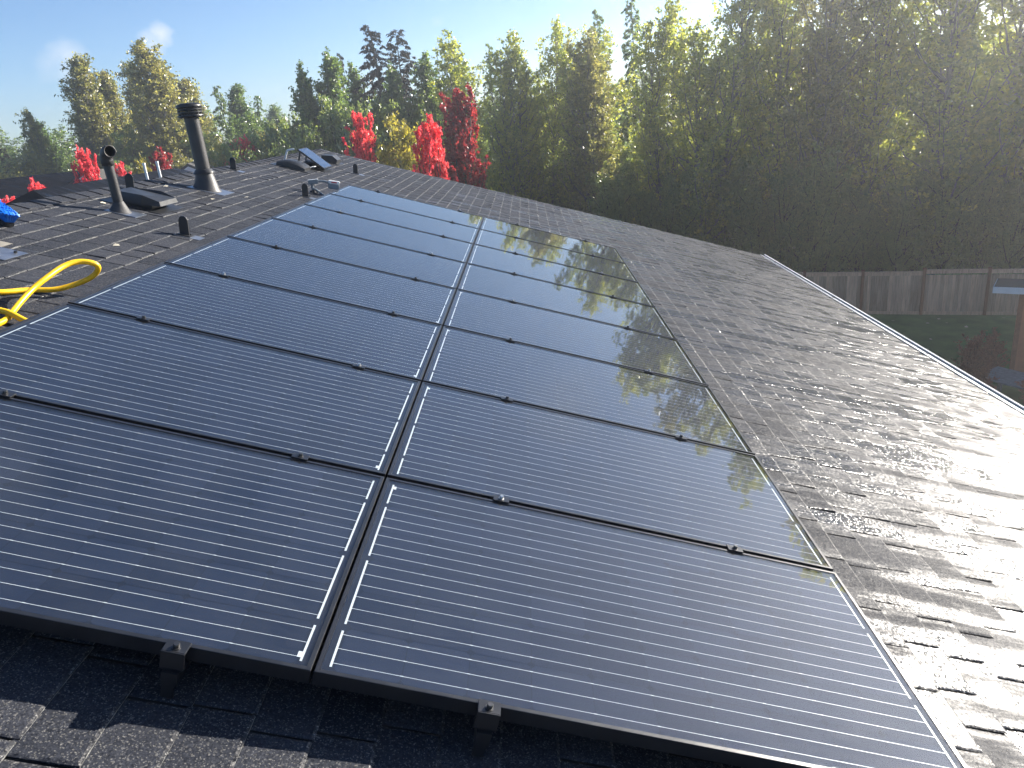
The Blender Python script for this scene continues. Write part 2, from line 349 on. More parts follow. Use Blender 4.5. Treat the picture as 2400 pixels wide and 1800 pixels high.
M['leaf_shrub'] = leaf_mat("green_shrub_leaf", (0.11, 0.17, 0.045), (0.25, 0.28, 0.065), 0.55)
M['leaf_rust'] = leaf_mat("rust_shrub_leaf", (0.15, 0.06, 0.035), (0.32, 0.12, 0.065))
M['bark'] = simple("grey_brown_bark", (0.085, 0.075, 0.062), 0.85, var=0.3, scale=5)
M['bark_pale'] = simple("pale_alder_bark", (0.20, 0.19, 0.17), 0.8, var=0.4, scale=4)
M['fallen'] = simple("pale_dry_leaf", (0.55, 0.50, 0.38), 0.7)

# ------------------------------------------------------------------ ground
def grid_sheet(name, x0, x1, y0, y1, n, z, amp, mat):
    vs, fs = [], []
    rg = np.random.default_rng(3)
    for j in range(n+1):
        for i in range(n+1):
            vs.append((x0+(x1-x0)*i/n, y0+(y1-y0)*j/n, z + amp*float(rg.normal())))
    for j in range(n):
        for i in range(n):
            a = j*(n+1)+i; fs.append((a, a+1, a+n+2, a+n+1))
    return mk(name, vs, fs, mat, smooth=True)
M['earth'] = simple("forest_floor", (0.040, 0.040, 0.022), 0.9, var=0.5, scale=0.4)
M['lawn'] = simple("lawn_grass", (0.11, 0.18, 0.055), 0.85, var=0.35, scale=1.2, bump=0.6, bscale=30)
tag(mk("ground", [(-180,-180,GZ-0.05),(180,-180,GZ-0.05),(180,180,GZ-0.05),(-180,180,GZ-0.05)], [(0,1,2,3)], M['earth']), kind="structure")
FA = Vector((12.3, 30.9, 0)); FD = Vector((0.938, -0.346, 0)); FO = Vector((0.346, 0.938, 0))   # fence start, run, outward
lawn_pts = [FA + FD*-12 , FA + FD*26, Vector((30, -10, 0)), Vector((6.6, -10, 0)), Vector((6.6, 14, 0)), Vector((-6, 16, 0))]
lw = mk("lawn", [(p.x, p.y, GZ) for p in lawn_pts], [tuple(range(len(lawn_pts)))[::-1]], M['lawn'])
tag(lw, kind="structure")

# ------------------------------------------------------------------ the house under the array
RIDGE_S, EAVE_S, D0, D1 = -3.25, 5.15, -4.0, 12.72
house = empty("house", (1.0, 4.0, GZ))
tag(house, "two-storey house whose dark shingled roof carries the solar array", "house")
HB = Vector((1.0, 4.0, GZ))
rot_r = (0, PITCH, 0)
g = G(); g.box((RIDGE_S+0.002, D0, -0.025), (EAVE_S-0.03, D1-0.03, -0.004))
roof = g.build("roof_slope", M['deck'], house, rp(0, 0, 0) - HB, rot_r)
# shingle tabs -------------------------------------------------------
EXPO, S_REF = 0.1492, -0.106
tabs = []
k0 = int(math.floor((RIDGE_S + 0.05 - S_REF)/EXPO)) + 1
k1 = int(math.floor((EAVE_S + 0.01 - S_REF)/EXPO))
for k in range(k0, k1+1):
    se = S_REF + k*EXPO
    d = D0 - rnd.random()*0.2
    while d < D1:
        w = rnd.choice((0.17, 0.2, 0.22, 0.24, 0.26, 0.3, 0.33)) + rnd.uniform(-0.012, 0.012)
        e = min(d + w, D1 + rnd.uniform(-0.008, 0.008))
        if e - d > 0.05: tabs.append((se, d, e))
        d = e + 0.004 if e < D1 - 0.01 else D1 + 1
def tab_geo(se, d0, d1, rg):
    """one tab: thin wedge, worn rounded edges, slightly ragged and cupped lower edge"""
    n = 3; off = rg.uniform(-0.003, 0.003); bw = 0.008
    hb = 0.0058 + rg.uniform(-0.0010, 0.0020); tl = rg.gauss(0, 0.0022); s0 = max(se - EXPO - 0.012, RIDGE_S)
    vs = []
    for i in range(n+1):
        u = i/n; j = rg.uniform(-0.0025, 0.0025)
        hh = hb + tl*(u-0.5)*2 + rg.uniform(-0.0006, 0.0006)
        do = d0 + 0.002 + (d1 - d0 - 0.004)*u; di = d0 + 0.009 + (d1 - d0 - 0.018)*u
        vs += [(se+off+j-bw, di, hh), (se+off+j, do, hh-0.0022), (se+off+j, do, 0.0)]
    a = len(vs); vs += [(s0, d0+0.009, 0.0010), (s0, d1-0.009, 0.0010), (s0, d0+0.002, -0.001), (s0, d1-0.002, -0.001)]
    e = 3*n
    fs = [tuple([3*i for i in range(n+1)] + [a+1, a])]; fm = [0]
    for i in range(n):
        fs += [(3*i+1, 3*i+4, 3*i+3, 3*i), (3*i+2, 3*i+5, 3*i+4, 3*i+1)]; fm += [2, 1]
    fs += [(0, a, a+2, 1), (e, e+1, a+3, a+1), (1, a+2, 2), (e+1, e+2, a+3)]; fm += [0, 2, 0, 0]
    return vs, fs, fm
def set_tint(me, vals, domain='FACE'):
    at = me.attributes.new("tint", 'FLOAT', domain); at.data.foreach_set("value", np.asarray(vals, dtype=np.float32))
scored = []
for t in tabs:
    p = rp(t[0]-EXPO/2, (t[1]+t[2])/2); v = p - CAM; z = v.dot(CF)
    sc_ = 0.0
    if z > 0.1:
        u, w = v.dot(CR)/z*1733, v.dot(CD)/z*1733
        if abs(u) < 1230 and abs(w) < 930 and not (abs(t[0]-0.07) < 1.68 and 0.05 < t[1] < 8.0):
            sc_ = (t[2]-t[1])*EXPO*abs(v.normalized().dot(RN))/v.length**2
    scored.append(sc_)
order = sorted(range(len(tabs)), key=lambda i: -scored[i])
own = set(order[:300])
V, F, FM, TI = [], [], [], []
rg_t = random.Random(11)
tin = {}
for i, t in enumerate(tabs):
    vs_, fs_, fm_ = tab_geo(*t, rg_t)
    tv = min(1, max(0, rg_t.gauss(0.5, 0.22)))
    if i in own:
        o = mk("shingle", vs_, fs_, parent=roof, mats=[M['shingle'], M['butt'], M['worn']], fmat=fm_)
        set_tint(o.data, [tv]*len(fs_))
    else:
        n = len(V); V += vs_; F += [tuple(q+n for q in f) for f in fs_]; FM += fm_; TI += [tv]*len(fs_)
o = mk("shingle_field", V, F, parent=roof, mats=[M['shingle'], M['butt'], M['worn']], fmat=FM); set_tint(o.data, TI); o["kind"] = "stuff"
# far slope of the house, ridge caps, gutter, walls
rx = rp(RIDGE_S, 0).x; rz = rp(RIDGE_S, 0).z
g = G(); g.box((-4.6, D0, -0.025), (-0.002, D1-0.03, -0.004))
back = g.build("roof_back_slope", M['dark_shingle'], house, Vector((rx, 0, rz)) - HB, (0, -PITCH, 0))
cap_g = G(); L_ = 0.30
for sg in (-1, 1):
    a_ = Vector((0, 0, 0.022)); b_ = Vector((sg*0.13*math.cos(PITCH), 0, 0.017 - 0.13*math.sin(PITCH)))
    up_ = Vector((0, 0, -0.005)); dn = Vector((0, L_, -0.012))
    q = [a_, b_, b_+dn, a_+dn]; cap_g.add(q + [p+up_ for p in q], [(0,1,2,3),(7,6,5,4),(0,4,5,1),(1,5,6,2),(2,6,7,3)])
capo = cap_g.build("ridge_cap", M['shingle'], house, Vector((rx, D0, rz)) - HB)
set_tint(capo.data, [0.6]*len(capo.data.polygons))
nc = int((D1 - D0 - 0.05)/0.2)
for i in range(1, nc):
    inst("ridge_cap", capo.data, house, Vector((rx + rnd.uniform(-0.004, 0.004), D0 + 0.2*i, rz + rnd.uniform(0, 0.003))) - HB, (0, 0, rnd.uniform(-0.012, 0.012)))
# gutter along the eave
ge = rp(EAVE_S, 0); g = G()
prof = [(-0.01, -0.03), (-0.01, -0.105), (0.085, -0.105), (0.118, -0.055), (0.118, 0.004), (0.096, 0.004), (0.096, -0.004), (0.112, -0.004), (0.112, -0.05), (0.08, -0.098), (-0.004, -0.098), (-0.004, -0.03)]
g.prism([(x, D0, z) for x, z in prof], (0, D1 - D0, 0))
gut = g.build("gutter", M['white_paint'], house, Vector((ge.x, 0, ge.z - 0.012)) - HB)
for d in (1.2, 3.9, 6.6, 9.3, 12.0):
    g = G(); g.box((-0.008, -0.012, -0.004), (0.10, 0.012, 0.0)); g.build("gutter_hanger", M['dark_bolt'], gut, (0, d, 0))
for i in range(4):
    y0 = D0 + 0.02 + i*(D1-D0)/4
    g = G(); g.box((-0.075, y0, -0.002), (-0.006, y0 + (D1-D0)/4 - 0.01, 0.001)); g.build("drip_edge", M['flash_metal'], house, rp(EAVE_S + 0.09, 0, 0.002) - HB, rot_r)
# rake trim at the far gable
g = G(); g.box((RIDGE_S, -0.022, -0.16), (EAVE_S - 0.02, 0.0, -0.006)); g.build("rake_board", M['white_paint'], house, rp(0, D1, 0) - HB, rot_r)
g = G(); g.box((-6.6, D0+0.4, 0), (4.1, D1-0.4, 6.5)); 
g.add([(-6.6, D1-0.4, 6.5), (4.1, D1-0.4, 6.5), (rx, D1-0.4, rz-GZ-0.2)], [(0,1,2)]); g.add([(-6.6, D0+0.4, 6.5), (4.1, D0+0.4, 6.5), (rx, D0+0.4, rz-GZ-0.2)], [(0,2,1)])
g.build("wall", M['tan_siding'], house, Vector((0, 0, GZ)) - HB)

# ------------------------------------------------------------------ solar array
PL, PW, FH = 1.735, 1.000, 0.040            # panel length (down slope), width (along ridge), frame height
PITCH_S, PITCH_D = 1.743, 1.020
LIP = 0.012
def frame_mesh():
    g = G()
    x0, x1, y0, y1 = -PL/2, PL/2, 0, PW
    o = [(x0,y0),(x1,y0),(x1,y1),(x0,y1)]; i_ = [(x0+LIP,y0+LIP),(x1-LIP,y0+LIP),(x1-LIP,y1-LIP),(x0+LIP,y1-LIP)]
    c = 0.0012; oc = [(x0+c,y0+c),(x1-c,y0+c),(x1-c,y1-c),(x0+c,y1-c)]
    vs = [(*p, -FH) for p in o] + [(*p, -c) for p in o] + [(*p, 0) for p in oc] + [(*p, 0) for p in i_] + [(*p, -0.0105) for p in i_] + [(*p, -FH) for p in i_]
    fs = []
    for k in range(5):
        for j in range(4): fs.append((k*4+j, k*4+(j+1) % 4, (k+1)*4+(j+1) % 4, (k+1)*4+j))
    for j in range(4): fs.append((20+j, 20+(j+1) % 4, (j+1) % 4, j))
    g.add(vs, fs); return g
CELL_S, CELL_D, GAP = 0.1630, 0.1580, 0.0022
NS, ND = 10, 6
S0 = -(NS*CELL_S + (NS-1)*GAP)/2; Dm = (PW - (ND*CELL_D + (ND-1)*GAP))/2
def cell_mesh():
    c = 0.011; a, b = CELL_S/2, CELL_D/2
    return [(-a+c,-b,0),(a-c,-b,0),(a,-b+c,0),(a,b-c,0),(a-c,b,0),(-a+c,b,0),(-a,b-c,0),(-a,-b+c,0)], [tuple(range(8))]
def bus_mesh(mir):
    """18 tinned wires, solder joints and end ribbons; mir=1 puts the split end at +s"""
    g = G(); z = 0.0; hw = 0.00075
    lines = []
    for r in range(ND):
        for q in range(3):
            lines.append(Dm + r*(CELL_D+GAP) + CELL_D*(q+0.5)/3)
    e = -S0 + 0.008
    def quad(xa, xb, ya, yb, zz=z): g.add([(xa,ya,zz),(xb,ya,zz),(xb,yb,zz),(xa,yb,zz)], [(0,1,2,3)])
    for y in lines:
        quad(-e, e, y-hw, y+hw)
        for c in range(NS-1):
            x = S0 + (c+1)*(CELL_S+GAP) - GAP/2; quad(x-0.004, x+0.004, y-0.0013, y+0.0013, z+0.0002)
    def ribbon(sgn, ia, ib, tab=0):
        ya, yb = lines[ia]-0.014, lines[ib]+0.014; xa, xb = sorted((sgn*(e-0.001), sgn*(e+0.005)))
        quad(xa, xb, ya, yb, z+0.0001)
        if tab:
            yt = ya+0.012 if tab < 0 else yb-0.03; xa, xb = sorted((sgn*(e-0.011), sgn*(e-0.001)))
            quad(xa, xb, yt, yt+0.02, z+0.0001)
    s = 1 if mir else -1
    ribbon(s, 0, 2, -1 if mir else 0); ribbon(s, 3, 8); ribbon(s, 9, 14); ribbon(s, 15, 17, 0 if mir else 1)
    for a_ in (0, 6, 12): ribbon(-s, a_, a_+5)
    return g
P_frame = P_glass = P_cell = P_back = None; P_bus = [None, None]
ordw = ["front", "second", "third", "fourth", "fifth", "sixth", "seventh", "last"]
for c in (0, 1):
    for r in range(8):
        cx = (-1 if c == 0 else 1)*PITCH_S/2
        root = empty("solar_panel", RS*cx + Vector((0, r*PITCH_D + 0.01, 0)), rot_r)
        side = "ridge-side column" if c == 0 else "eave-side column"
        lab = {0: f"all-black solar panel at the near front of the {side}", 7: f"all-black solar panel at the far end of the {side}"}.get(r, f"all-black solar panel in the {ordw[r]} row from the front of the {side}")
        tag(root, lab, "solar panel", "solar panels of the roof array")
        if P_frame is None:
            P_frame = frame_mesh().build("frame", M['frame'], root).data
            P_back = mk("backsheet", [(-PL/2+LIP,LIP,-0.0098),(PL/2-LIP,LIP,-0.0098),(PL/2-LIP,PW-LIP,-0.0098),(-PL/2+LIP,PW-LIP,-0.0098)], [(0,1,2,3)], M['backsheet'], root).data
            P_glass = mk("glass", [(-PL/2+LIP+.0004,LIP+.0004,-0.0022),(PL/2-LIP-.0004,LIP+.0004,-0.0022),(PL/2-LIP-.0004,PW-LIP-.0004,-0.0022),(-PL/2+LIP+.0004,PW-LIP-.0004,-0.0022)], [(0,1,2,3)], M['glass'], root).data
        else:
            inst("frame", P_frame, root); inst("backsheet", P_back, root); inst("glass", P_glass, root)
        mir = 1 if c == 0 else 0
        if P_bus[mir] is None:
            P_bus[mir] = bus_mesh(mir).build("busbar_wires", M['busbar'], root, (0, 0, -0.0075)).data
        else: inst("busbar_wires", P_bus[mir], root, (0, 0, -0.0075))
        for i in range(NS):
            for j in range(ND):
                L3 = (S0 + CELL_S/2 + i*(CELL_S+GAP), Dm + CELL_D/2 + j*(CELL_D+GAP), -0.0088)
                if P_cell is None:
                    o = mk("solar_cell", *cell_mesh(), M['cell'], root, L3); P_cell = o.data
                else: inst("solar_cell", P_cell, root, L3)
# rails and clamps
CLS = (-1.372, -0.317, 0.432, 1.338)
rname = {0: "black mounting rail under the array, nearest the ridge", 1: "black mounting rail under the array, ridge-side of the column gap",
         2: "black mounting rail under the array, eave-side of the column gap", 3: "black mounting rail under the array, nearest the gutter"}
cname = {0: "nearest the ridge", 1: "just ridge-side of the column gap", 2: "just eave-side of the column gap", 3: "nearest the gutter"}
for q, s in enumerate(CLS):
    ro = empty("mounting_rail", RS*s + Vector((0, -0.035, 0)), rot_r)
    tag(ro, rname[q], "rail", "mounting rails under the array")
    g = G(); g.prism([(-0.019,0,-0.045),(0.019,0,-0.045),(0.019,0,-0.082),(-0.019,0,-0.082)], (0, 8*PITCH_D + 0.08, 0)); g.build("rail_bar", M['frame'], ro)
    for d in (0.16, 1.4, 2.6, 3.8, 5.0, 6.2, 7.4, 8.1):
        g = G(); g.box((0.0215, d-0.02, -0.129), (0.0275, d+0.02, -0.05), bev=0.001); g.box((-0.03, d-0.035, -0.1295), (0.06, d+0.035, -0.125)); g.build("rail_foot", M['black_paint'], ro)
    for r in range(9):
        yj = r*PITCH_D
        ends = r in (0, 8)
        if ends:
            nm = "end_clamp"; where = "front edge" if r == 0 else "far edge"
            lab = f"black end clamp on the {where} of the array, {cname[q]}"
        else:
            nm = "mid_clamp"; lab = f"black clamp on the {ordw[r-1].replace('front','first')} row joint, {cname[q]}"
        co = empty(nm, RS*s + Vector((0, yj, 0)), rot_r)
        tag(co, lab, "clamp", "clamps holding the solar panels")
        g = G()
        if r == 0:
            g.box((-0.028, -0.026, -0.044), (0.028, 0.009, -0.040), bev=0.0012)
            g.box((-0.028, -0.026, -0.041), (0.028, -0.021, 0.0075), bev=0.0012)
            g.box((-0.028, -0.0225, 0.003), (0.028, 0.018, 0.0078), bev=0.0014)
            g.box((-0.017, -0.034, -0.120), (0.013, -0.029, -0.046), bev=0.0012)
            g.box((-0.017, -0.030, -0.052), (0.013, -0.020, -0.0455), bev=0.001)
            by = -0.006; bz = 0.0078
        elif r == 8:
            g.box((-0.028, -0.008, 0.0015), (0.028, 0.030, 0.007), bev=0.0014); g.box((-0.028, 0.024, -0.042), (0.028, 0.030, 0.004), bev=0.001)
            by = 0.012; bz = 0.007
        else:
            g.box((-0.030, -0.019, 0.0012), (0.030, 0.019, 0.006), bev=0.0014); g.box((-0.026, -0.0075, -0.042), (0.026, 0.0075, 0.003))
            by = 0.0; bz = 0.006
        g.build("clamp_body", M['frame'], co)
        b = G(); b.lathe([(0.0, bz+0.0115), (0.0065, bz+0.0115), (0.0075, bz+0.010), (0.0075, bz+0.002), (0.011, bz+0.002), (0.011, bz-0.0005)], 12, o=(0, by, 0))
        b.build("bolt", M['steel'] if (q + r) % 3 == 0 else M['dark_bolt'], co, smooth=True)

# ------------------------------------------------------------------ roof fittings
def boot(g, s, d, r_in, r_out, zt):
    """collar skirt from an upright pipe down onto the sloping roof (coords relative to rp(s,d))"""
    n = 28; vs = []
    for rr, zz in ((r_in, zt), (r_in*1.12, zt*0.82), (r_out*0.86, zt*0.16), (r_out, 0.0)):
        for k in range(n):
            th = 2*math.pi*k/n; x, y = rr*math.cos(th), rr*math.sin(th)
            slope = -math.tan(PITCH)*x
            vs.append((x, y, zz + slope*(1 if zz < zt*0.5 else 0.0) + 0.006))
    g.add(vs, [(i*n+k, i*n+(k+1) % n, (i+1)*n+(k+1) % n, (i+1)*n+k) for i in range(3) for k in range(n)])
# elbow-topped plumbing vent
vp = empty("vent_pipe", rp(-2.765, 4.585))
tag(vp, "black plumbing vent pipe topped by an open elbow, near the ridge", "vent pipe")
g = G(); r_ = 0.037
pts = [(0,0,0.0),(0,0,0.25),(0,0,0.40)]
g.tube(pts, r_, 20, cap=False); g.build("pipe", M['pipe_black'], vp, smooth=True)
g = G(); out_dir = Vector((0.80, -0.60, 0.02)).normalized(); path = []
for k in range(9):
    a = k/8*R(88); rad = 0.062
    path.append(Vector((0,0,0.40)) + out_dir*rad*(1-math.cos(a)) + Vector((0,0,1))*rad*math.sin(a))
path.append(path[-1] + out_dir*0.03)
g.tube([Vector((0,0,0.36)), Vector((0,0,0.40))] + path[1:], 0.046, 22, cap=False)
g.tube([path[-1] - out_dir*0.002, path[-1]+out_dir*0.001], [0.0465, 0.0465], 22, cap=False)
el = g.build("elbow", M['pipe_black'], vp, smooth=True)
sol = el.modifiers.new("wall", 'SOLIDIFY'); sol.thickness = 0.007; sol.offset = -1
g = G(); boot(g, 0, 0, 0.040, 0.082, 0.075); g.build("boot", M['rubber'], vp, smooth=True)
g = G(); g.box((-0.09, -0.09, 0.001), (0.16, 0.09, 0.0085)); g.build("flashing", M['flash_metal'], vp, rot=rot_r)
# big flue with storm collar and round cap
bv = empty("flue_pipe", rp(-2.785, 6.37))
tag(bv, "tall black flue pipe with louvred round cap and cone flashing", "flue pipe")
g = G(); g.tube([(0,0,0.05),(0,0,0.72)], 0.070, 26, cap=False); g.build("pipe", M['pipe_black'], bv, smooth=True)
g = G(); boot(g, 0, 0, 0.080, 0.135, 0.17); g.build("flashing_cone", M['pipe_black'], bv, smooth=True)
g = G(); g.lathe([(0.077,0.205),(0.105,0.172),(0.107,0.166),(0.078,0.19)], 26); g.build("storm_collar", M['black_paint'], bv, smooth=True)
g = G(); g.box((-0.15, -0.15, 0.001), (0.22, 0.15, 0.0085)); g.build("flashing", M['flash_metal'], bv, rot=rot_r)
cap_ = G()
cap_.lathe([(0.076,0.70),(0.118,0.705),(0.122,0.712),(0.120,0.722),(0.092,0.726),(0.092,0.745)], 28)
cp = cap_.build("cap_base", M['black_paint'], bv, smooth=True)
g = G(); g.lathe([(0.113,0.738),(0.117,0.742),(0.117,0.752),(0.113,0.756),(0.109,0.747),(0.113,0.738)], 28); g.build("cap_ring", M['black_paint'], bv, smooth=True)
g = G(); g.lathe([(0.113,0.765),(0.117,0.769),(0.117,0.779),(0.113,0.783),(0.109,0.774),(0.113,0.765)], 28); g.build("cap_ring", M['black_paint'], bv, smooth=True)
for k in range(14):
    th = 2*math.pi*k/14; g = G(); g.box((-0.006,-0.004,0.72),(0.006,0.004,0.80)); g.build("cap_strut", M['black_paint'], cp, (0.108*math.cos(th), 0.108*math.sin(th), 0), (0,0,th))
g = G(); g.lathe([(0.085,0.792),(0.119,0.79),(0.123,0.797),(0.121,0.812),(0.108,0.826),(0.07,0.834),(0.0,0.836)], 28); g.build("cap_lid", M['black_paint'], bv, smooth=True)
# slant-back box vents
def box_vent(s, d, label, mat, w=0.34, scale=1.0):
    o = empty("roof_vent", rp(s, d), rot_r); tag(o, label, "roof vent")
    x0, x1 = -0.17*scale, 0.17*scale; y = w/2
    g = G()
    top = [(x0-0.01, -y*0.80, 0.095), (x0-0.01, y*0.80, 0.095), (x1*0.35, y, 0.115), (x1+0.03, y*0.92, 0.088), (x1+0.03, -y*0.92, 0.088), (x1*0.35, -y, 0.115)]
    low = [(x0-0.03, -y*0.86, 0.03), (x0-0.03, y*0.86, 0.03), (x1*0.35, y*1.04, 0.035), (x1+0.05, y*0.98, 0.055), (x1+0.05, -y*0.98, 0.055), (x1*0.35, -y*1.04, 0.035)]
    n = 6; g.add(top + low, [tuple(range(n))] + [(i, n+i, n+(i+1) % n, (i+1) % n) for i in range(n)] + [tuple(range(n, 2*n))[::-1]])
    g.build("hood", mat, o)
    g = G(); g.box((x0*0.85, -y*0.82, 0.0), (x1*0.8, y*0.82, 0.05)); g.build("throat", M['black_plastic'], o)
    g = G(); g.box((x0-0.08, -y-0.06, 0.0055), (x1+0.09, y+0.06, 0.009)); g.build("base_flange", mat, o)
    return o
box_vent(-2.80, 5.03, "low black slant-back roof vent between elbow pipe and flue", M['black_paint'])
bvx = box_vent(-2.95, 2.90, "weathered beige roof vent cut off by the left photo edge", M['beige'])
# upright mounting tabs on flashings
def tab_bracket(s, d, label, yaw=0.0):
    o = empty("mounting_bracket", rp(s, d)); tag(o, label, "bracket", "upright black mounting brackets on the roof")
    g = G(); w, h, t = 0.034, 0.152, 0.018; prof = [(-w,-0.02),(w,-0.02),(w,h-0.03),(w*0.72,h-0.010),(w*0.3,h),(-w*0.3,h),(-w*0.72,h-0.010),(-w,h-0.03)]
    g.prism([(x, -t/2, z) for x, z in prof], (0, t, 0)); g.build("upright_tab", M['black_plastic'], o, rot=(0, PITCH*0.35, yaw))
    g = G(); g.box((-0.055, -0.045, 0.006), (0.055, 0.045, 0.014), bev=0.002); b = g.build("foot", M['black_plastic'], o, rot=rot_r)
    g = G(); g.box((-0.06, -0.055, 0.0045), (0.13, 0.055, 0.0075)); g.build("flashing", M['flash_metal'], o, rot=rot_r)
    g = G(); g.lathe([(0,0.022),(0.008,0.022),(0.009,0.014)], 8, o=(0.035,0.02,0)); g.build("bolt", M['dark_bolt'], b)
tab_bracket(-2.13, 4.30, "black upright roof bracket standing nearest the array, left of its middle rows", 0.05)
tab_bracket(-2.03, 7.29, "black upright roof bracket beside the grey handheld tool", 0.1)
tab_bracket(-2.12, 10.42, "black upright roof bracket beyond the array's far left corner", 0.0)
tab_bracket(-3.12, 5.46, "black upright roof bracket at the ridge behind the elbow pipe", 0.25)
tab_bracket(-3.12, 8.0, "black upright roof bracket at the ridge beyond the flue pipe", 0.1)
fp = empty("flashing_plate", rp(-2.62, 2.90), rot_r); tag(fp, "bare blue-grey flashing plate by the beige vent at the left edge", "flashing")
g = G(); g.box((-0.10, -0.11, 0.0085), (0.10, 0.11, 0.0105)); g.build("plate", M['flash_metal'], fp)
g = G(); g.lathe([(0,0.024),(0.009,0.024),(0.010,0.0105)], 8, o=(0.055,0.06,0)); g.build("bolt", M['dark_bolt'], fp)
# solar attic fan and its neighbour vent
fv = empty("roof_vent", rp(-2.80, 9.45), rot_r)
tag(fv, "rounded black attic vent beside the tilted small solar panel", "roof vent")
g = G(); n = 12; vs, fs = [], []
for j in range(n+1):
    u = j/n; x = -0.20 + 0.40*u; hh = 0.105*math.sin(math.pi*min(1, 0.12+0.8*u))**0.5; y = 0.17
    for k, (yy, zz) in enumerate(((-y, 0.012), (-y*0.98, hh*0.72), (-y*0.80, hh*0.97), (0, hh), (y*0.80, hh*0.97), (y*0.98, hh*0.72), (y, 0.012))): vs.append((x, yy, zz))
for j in range(n):
    for k in range(6): fs.append((j*7+k, j*7+k+1, (j+1)*7+k+1, (j+1)*7+k))
fs += [tuple(range(7)), tuple(range(n*7, n*7+7))[::-1]]
g.add(vs, fs); g.build("hood", M['black_paint'], fv, smooth=True)
g = G(); g.box((-0.28, -0.22, 0.0055), (0.26, 0.22, 0.011)); g.build("base_flange", M['black_paint'], fv)
g = G(); g.tube(catmull([(0.20,0.10,0.05),(0.25,0.16,0.07),(0.24,0.24,0.06),(0.20,0.30,0.03)], 6), 0.006, 6); g.build("wire", M['white_pvc'], fv)
af = empty("attic_fan", rp(-2.66, 10.0), rot_r)
tag(af, "solar attic fan with small blue tilted panel near the far ridge", "attic fan")
A1, A2 = Vector((0.20, -0.24, 0.035)), Vector((0.20, 0.24, 0.035)); B1, B2 = Vector((-0.21, -0.24, 0.215)), Vector((-0.21, 0.24, 0.215))
nrm = (A2-A1).cross(B1-A1).normalized(); nrm = nrm if nrm.z > 0 else -nrm
g = G(); g.prism([A1, A2, B2, B1], nrm*0.022); pf = g.build("panel_frame", M['frame'], af)
def lerp4(m_): return [p + ((A1+A2+B1+B2)/4 - p)*m_ for p in (A1, A2, B2, B1)]
g = G(); g.add([p + nrm*0.0235 for p in lerp4(0.06)], [(0,1,2,3)])
M['small_pv'] = simple("small_panel_glass", (0.02, 0.03, 0.06), 0.08, spec=0.9)
g.build("panel_glass", M['small_pv'], pf)
g = G(); g.lathe([(0.155,0.0),(0.16,0.05),(0.14,0.075),(0.0,0.085)], 20, o=(0.0,0.02,0.006)); g.build("fan_housing", M['black_plastic'], af, smooth=True)
g = G(); g.box((-0.19,-0.20,0.01),(-0.17,-0.18,0.20)); g.build("strut", M['black_paint'], af)
g = G(); g.box((-0.19,0.18,0.01),(-0.17,0.20,0.20)); g.build("strut", M['black_paint'], af)
g = G(); g.box((-0.24,-0.26,0.0055),(0.23,0.26,0.011)); g.build("base_flange", M['black_paint'], af)
box_v2 = empty("roof_vent", rp(-2.70, 11.15), rot_r); tag(box_v2, "small black roof vent showing behind the attic fan panel", "roof vent")
g = G(); g.prism([(-0.12,-0.14,0.0),(-0.12,-0.14,0.09),(0.05,-0.14,0.12),(0.14,-0.14,0.07),(0.13,-0.14,0.0)], (0,0.28,0)); g.build("hood", M['black_paint'], box_v2)
g = G(); g.box((-0.18,-0.19,0.0055),(0.2,0.19,0.010)); g.build("base_flange", M['black_paint'], box_v2)
cd = empty("conduit", rp(-3.13, 10.1)); tag(cd, "bent white conduit rising from the ridge beside the attic fan", "conduit")
g = G(); g.tube(catmull([(0,0,-0.05),(0.02,0.0,0.03),(0.06,0.0,0.115),(0.085,0.0,0.13),(0.17,0.02,0.135)], 6), 0.014, 10); g.build("tube", M['white_pvc'], cd, smooth=True)
# white pvc vents behind the ridge
for s, d, lb in ((-3.33, 6.22, "thin white plastic vent stub behind the ridge, left of the pair"), (-3.33, 6.50, "thin white plastic vent stub behind the ridge, right of the pair")):
    o = empty("vent_stub", rp(s, d, 0)); tag(o, lb, "vent stub", "pair of white vent stubs")
    g = G(); g.tube([(0,0,-0.1),(0,0,0.145)], 0.013, 14); g.build("pipe", M['white_pvc'], o, smooth=True)
    g = G(); g.tube([(0,0,0.13),(0,0,0.15)], 0.016, 14); g.build("collar", M['white_pvc'], o, smooth=True)
# grey handheld tool
tl = empty("handheld_tool", rp(-2.03, 7.72)); tl.rotation_euler = (0, 0, R(12))
tag(tl, "grey handheld tool with white red-marked block beside the array", "tool")
g = G(); g.box((-0.06,-0.035,0.11),(0.06,0.035,0.158), bev=0.008); g.build("head", M['grey_plastic'], tl)
g = G(); g.box((-0.062,-0.036,0.158),(0.062,0.036,0.163), bev=0.002); g.build("top_plate", M['white_pvc'], tl)
g = G(); g.tube([(-0.022,0,0.115),(-0.022,0,0.03)], [0.017, 0.013], 12); g.build("neck", M['grey_plastic'], tl, smooth=True)
g = G(); g.lathe([(0.0,0.045),(0.03,0.042),(0.05,0.02),(0.055,0.0),(0.0,-0.01)], 16, o=(-0.022,0,0)); g.build("suction_foot", M['black_plastic'], tl, smooth=True)
g = G(); g.tube(catmull([(0.05,0,0.138),(0.12,0,0.128),(0.18,0,0.105)], 5), 0.014, 10); g.build("arm", M['grey_plastic'], tl, smooth=True)
g = G(); g.box((-0.065,-0.04,-0.06),(0.065,0.04,0.0), bev=0.008); bl = g.build("battery_block", M['grey_plastic'], tl, (0.235,0,0.085), (0, R(14), 0))
g = G(); g.box((-0.067,-0.042,0.0),(0.067,0.042,0.035), bev=0.006); wb = g.build("white_block", M['white_pvc'], tl, (0.235,0,0.085), (0, R(14), 0))
g = G(); g.box((-0.03,-0.0435,0.012),(0.035,-0.0422,0.026)); g.build("red_mark", M['red_mark'], wb)
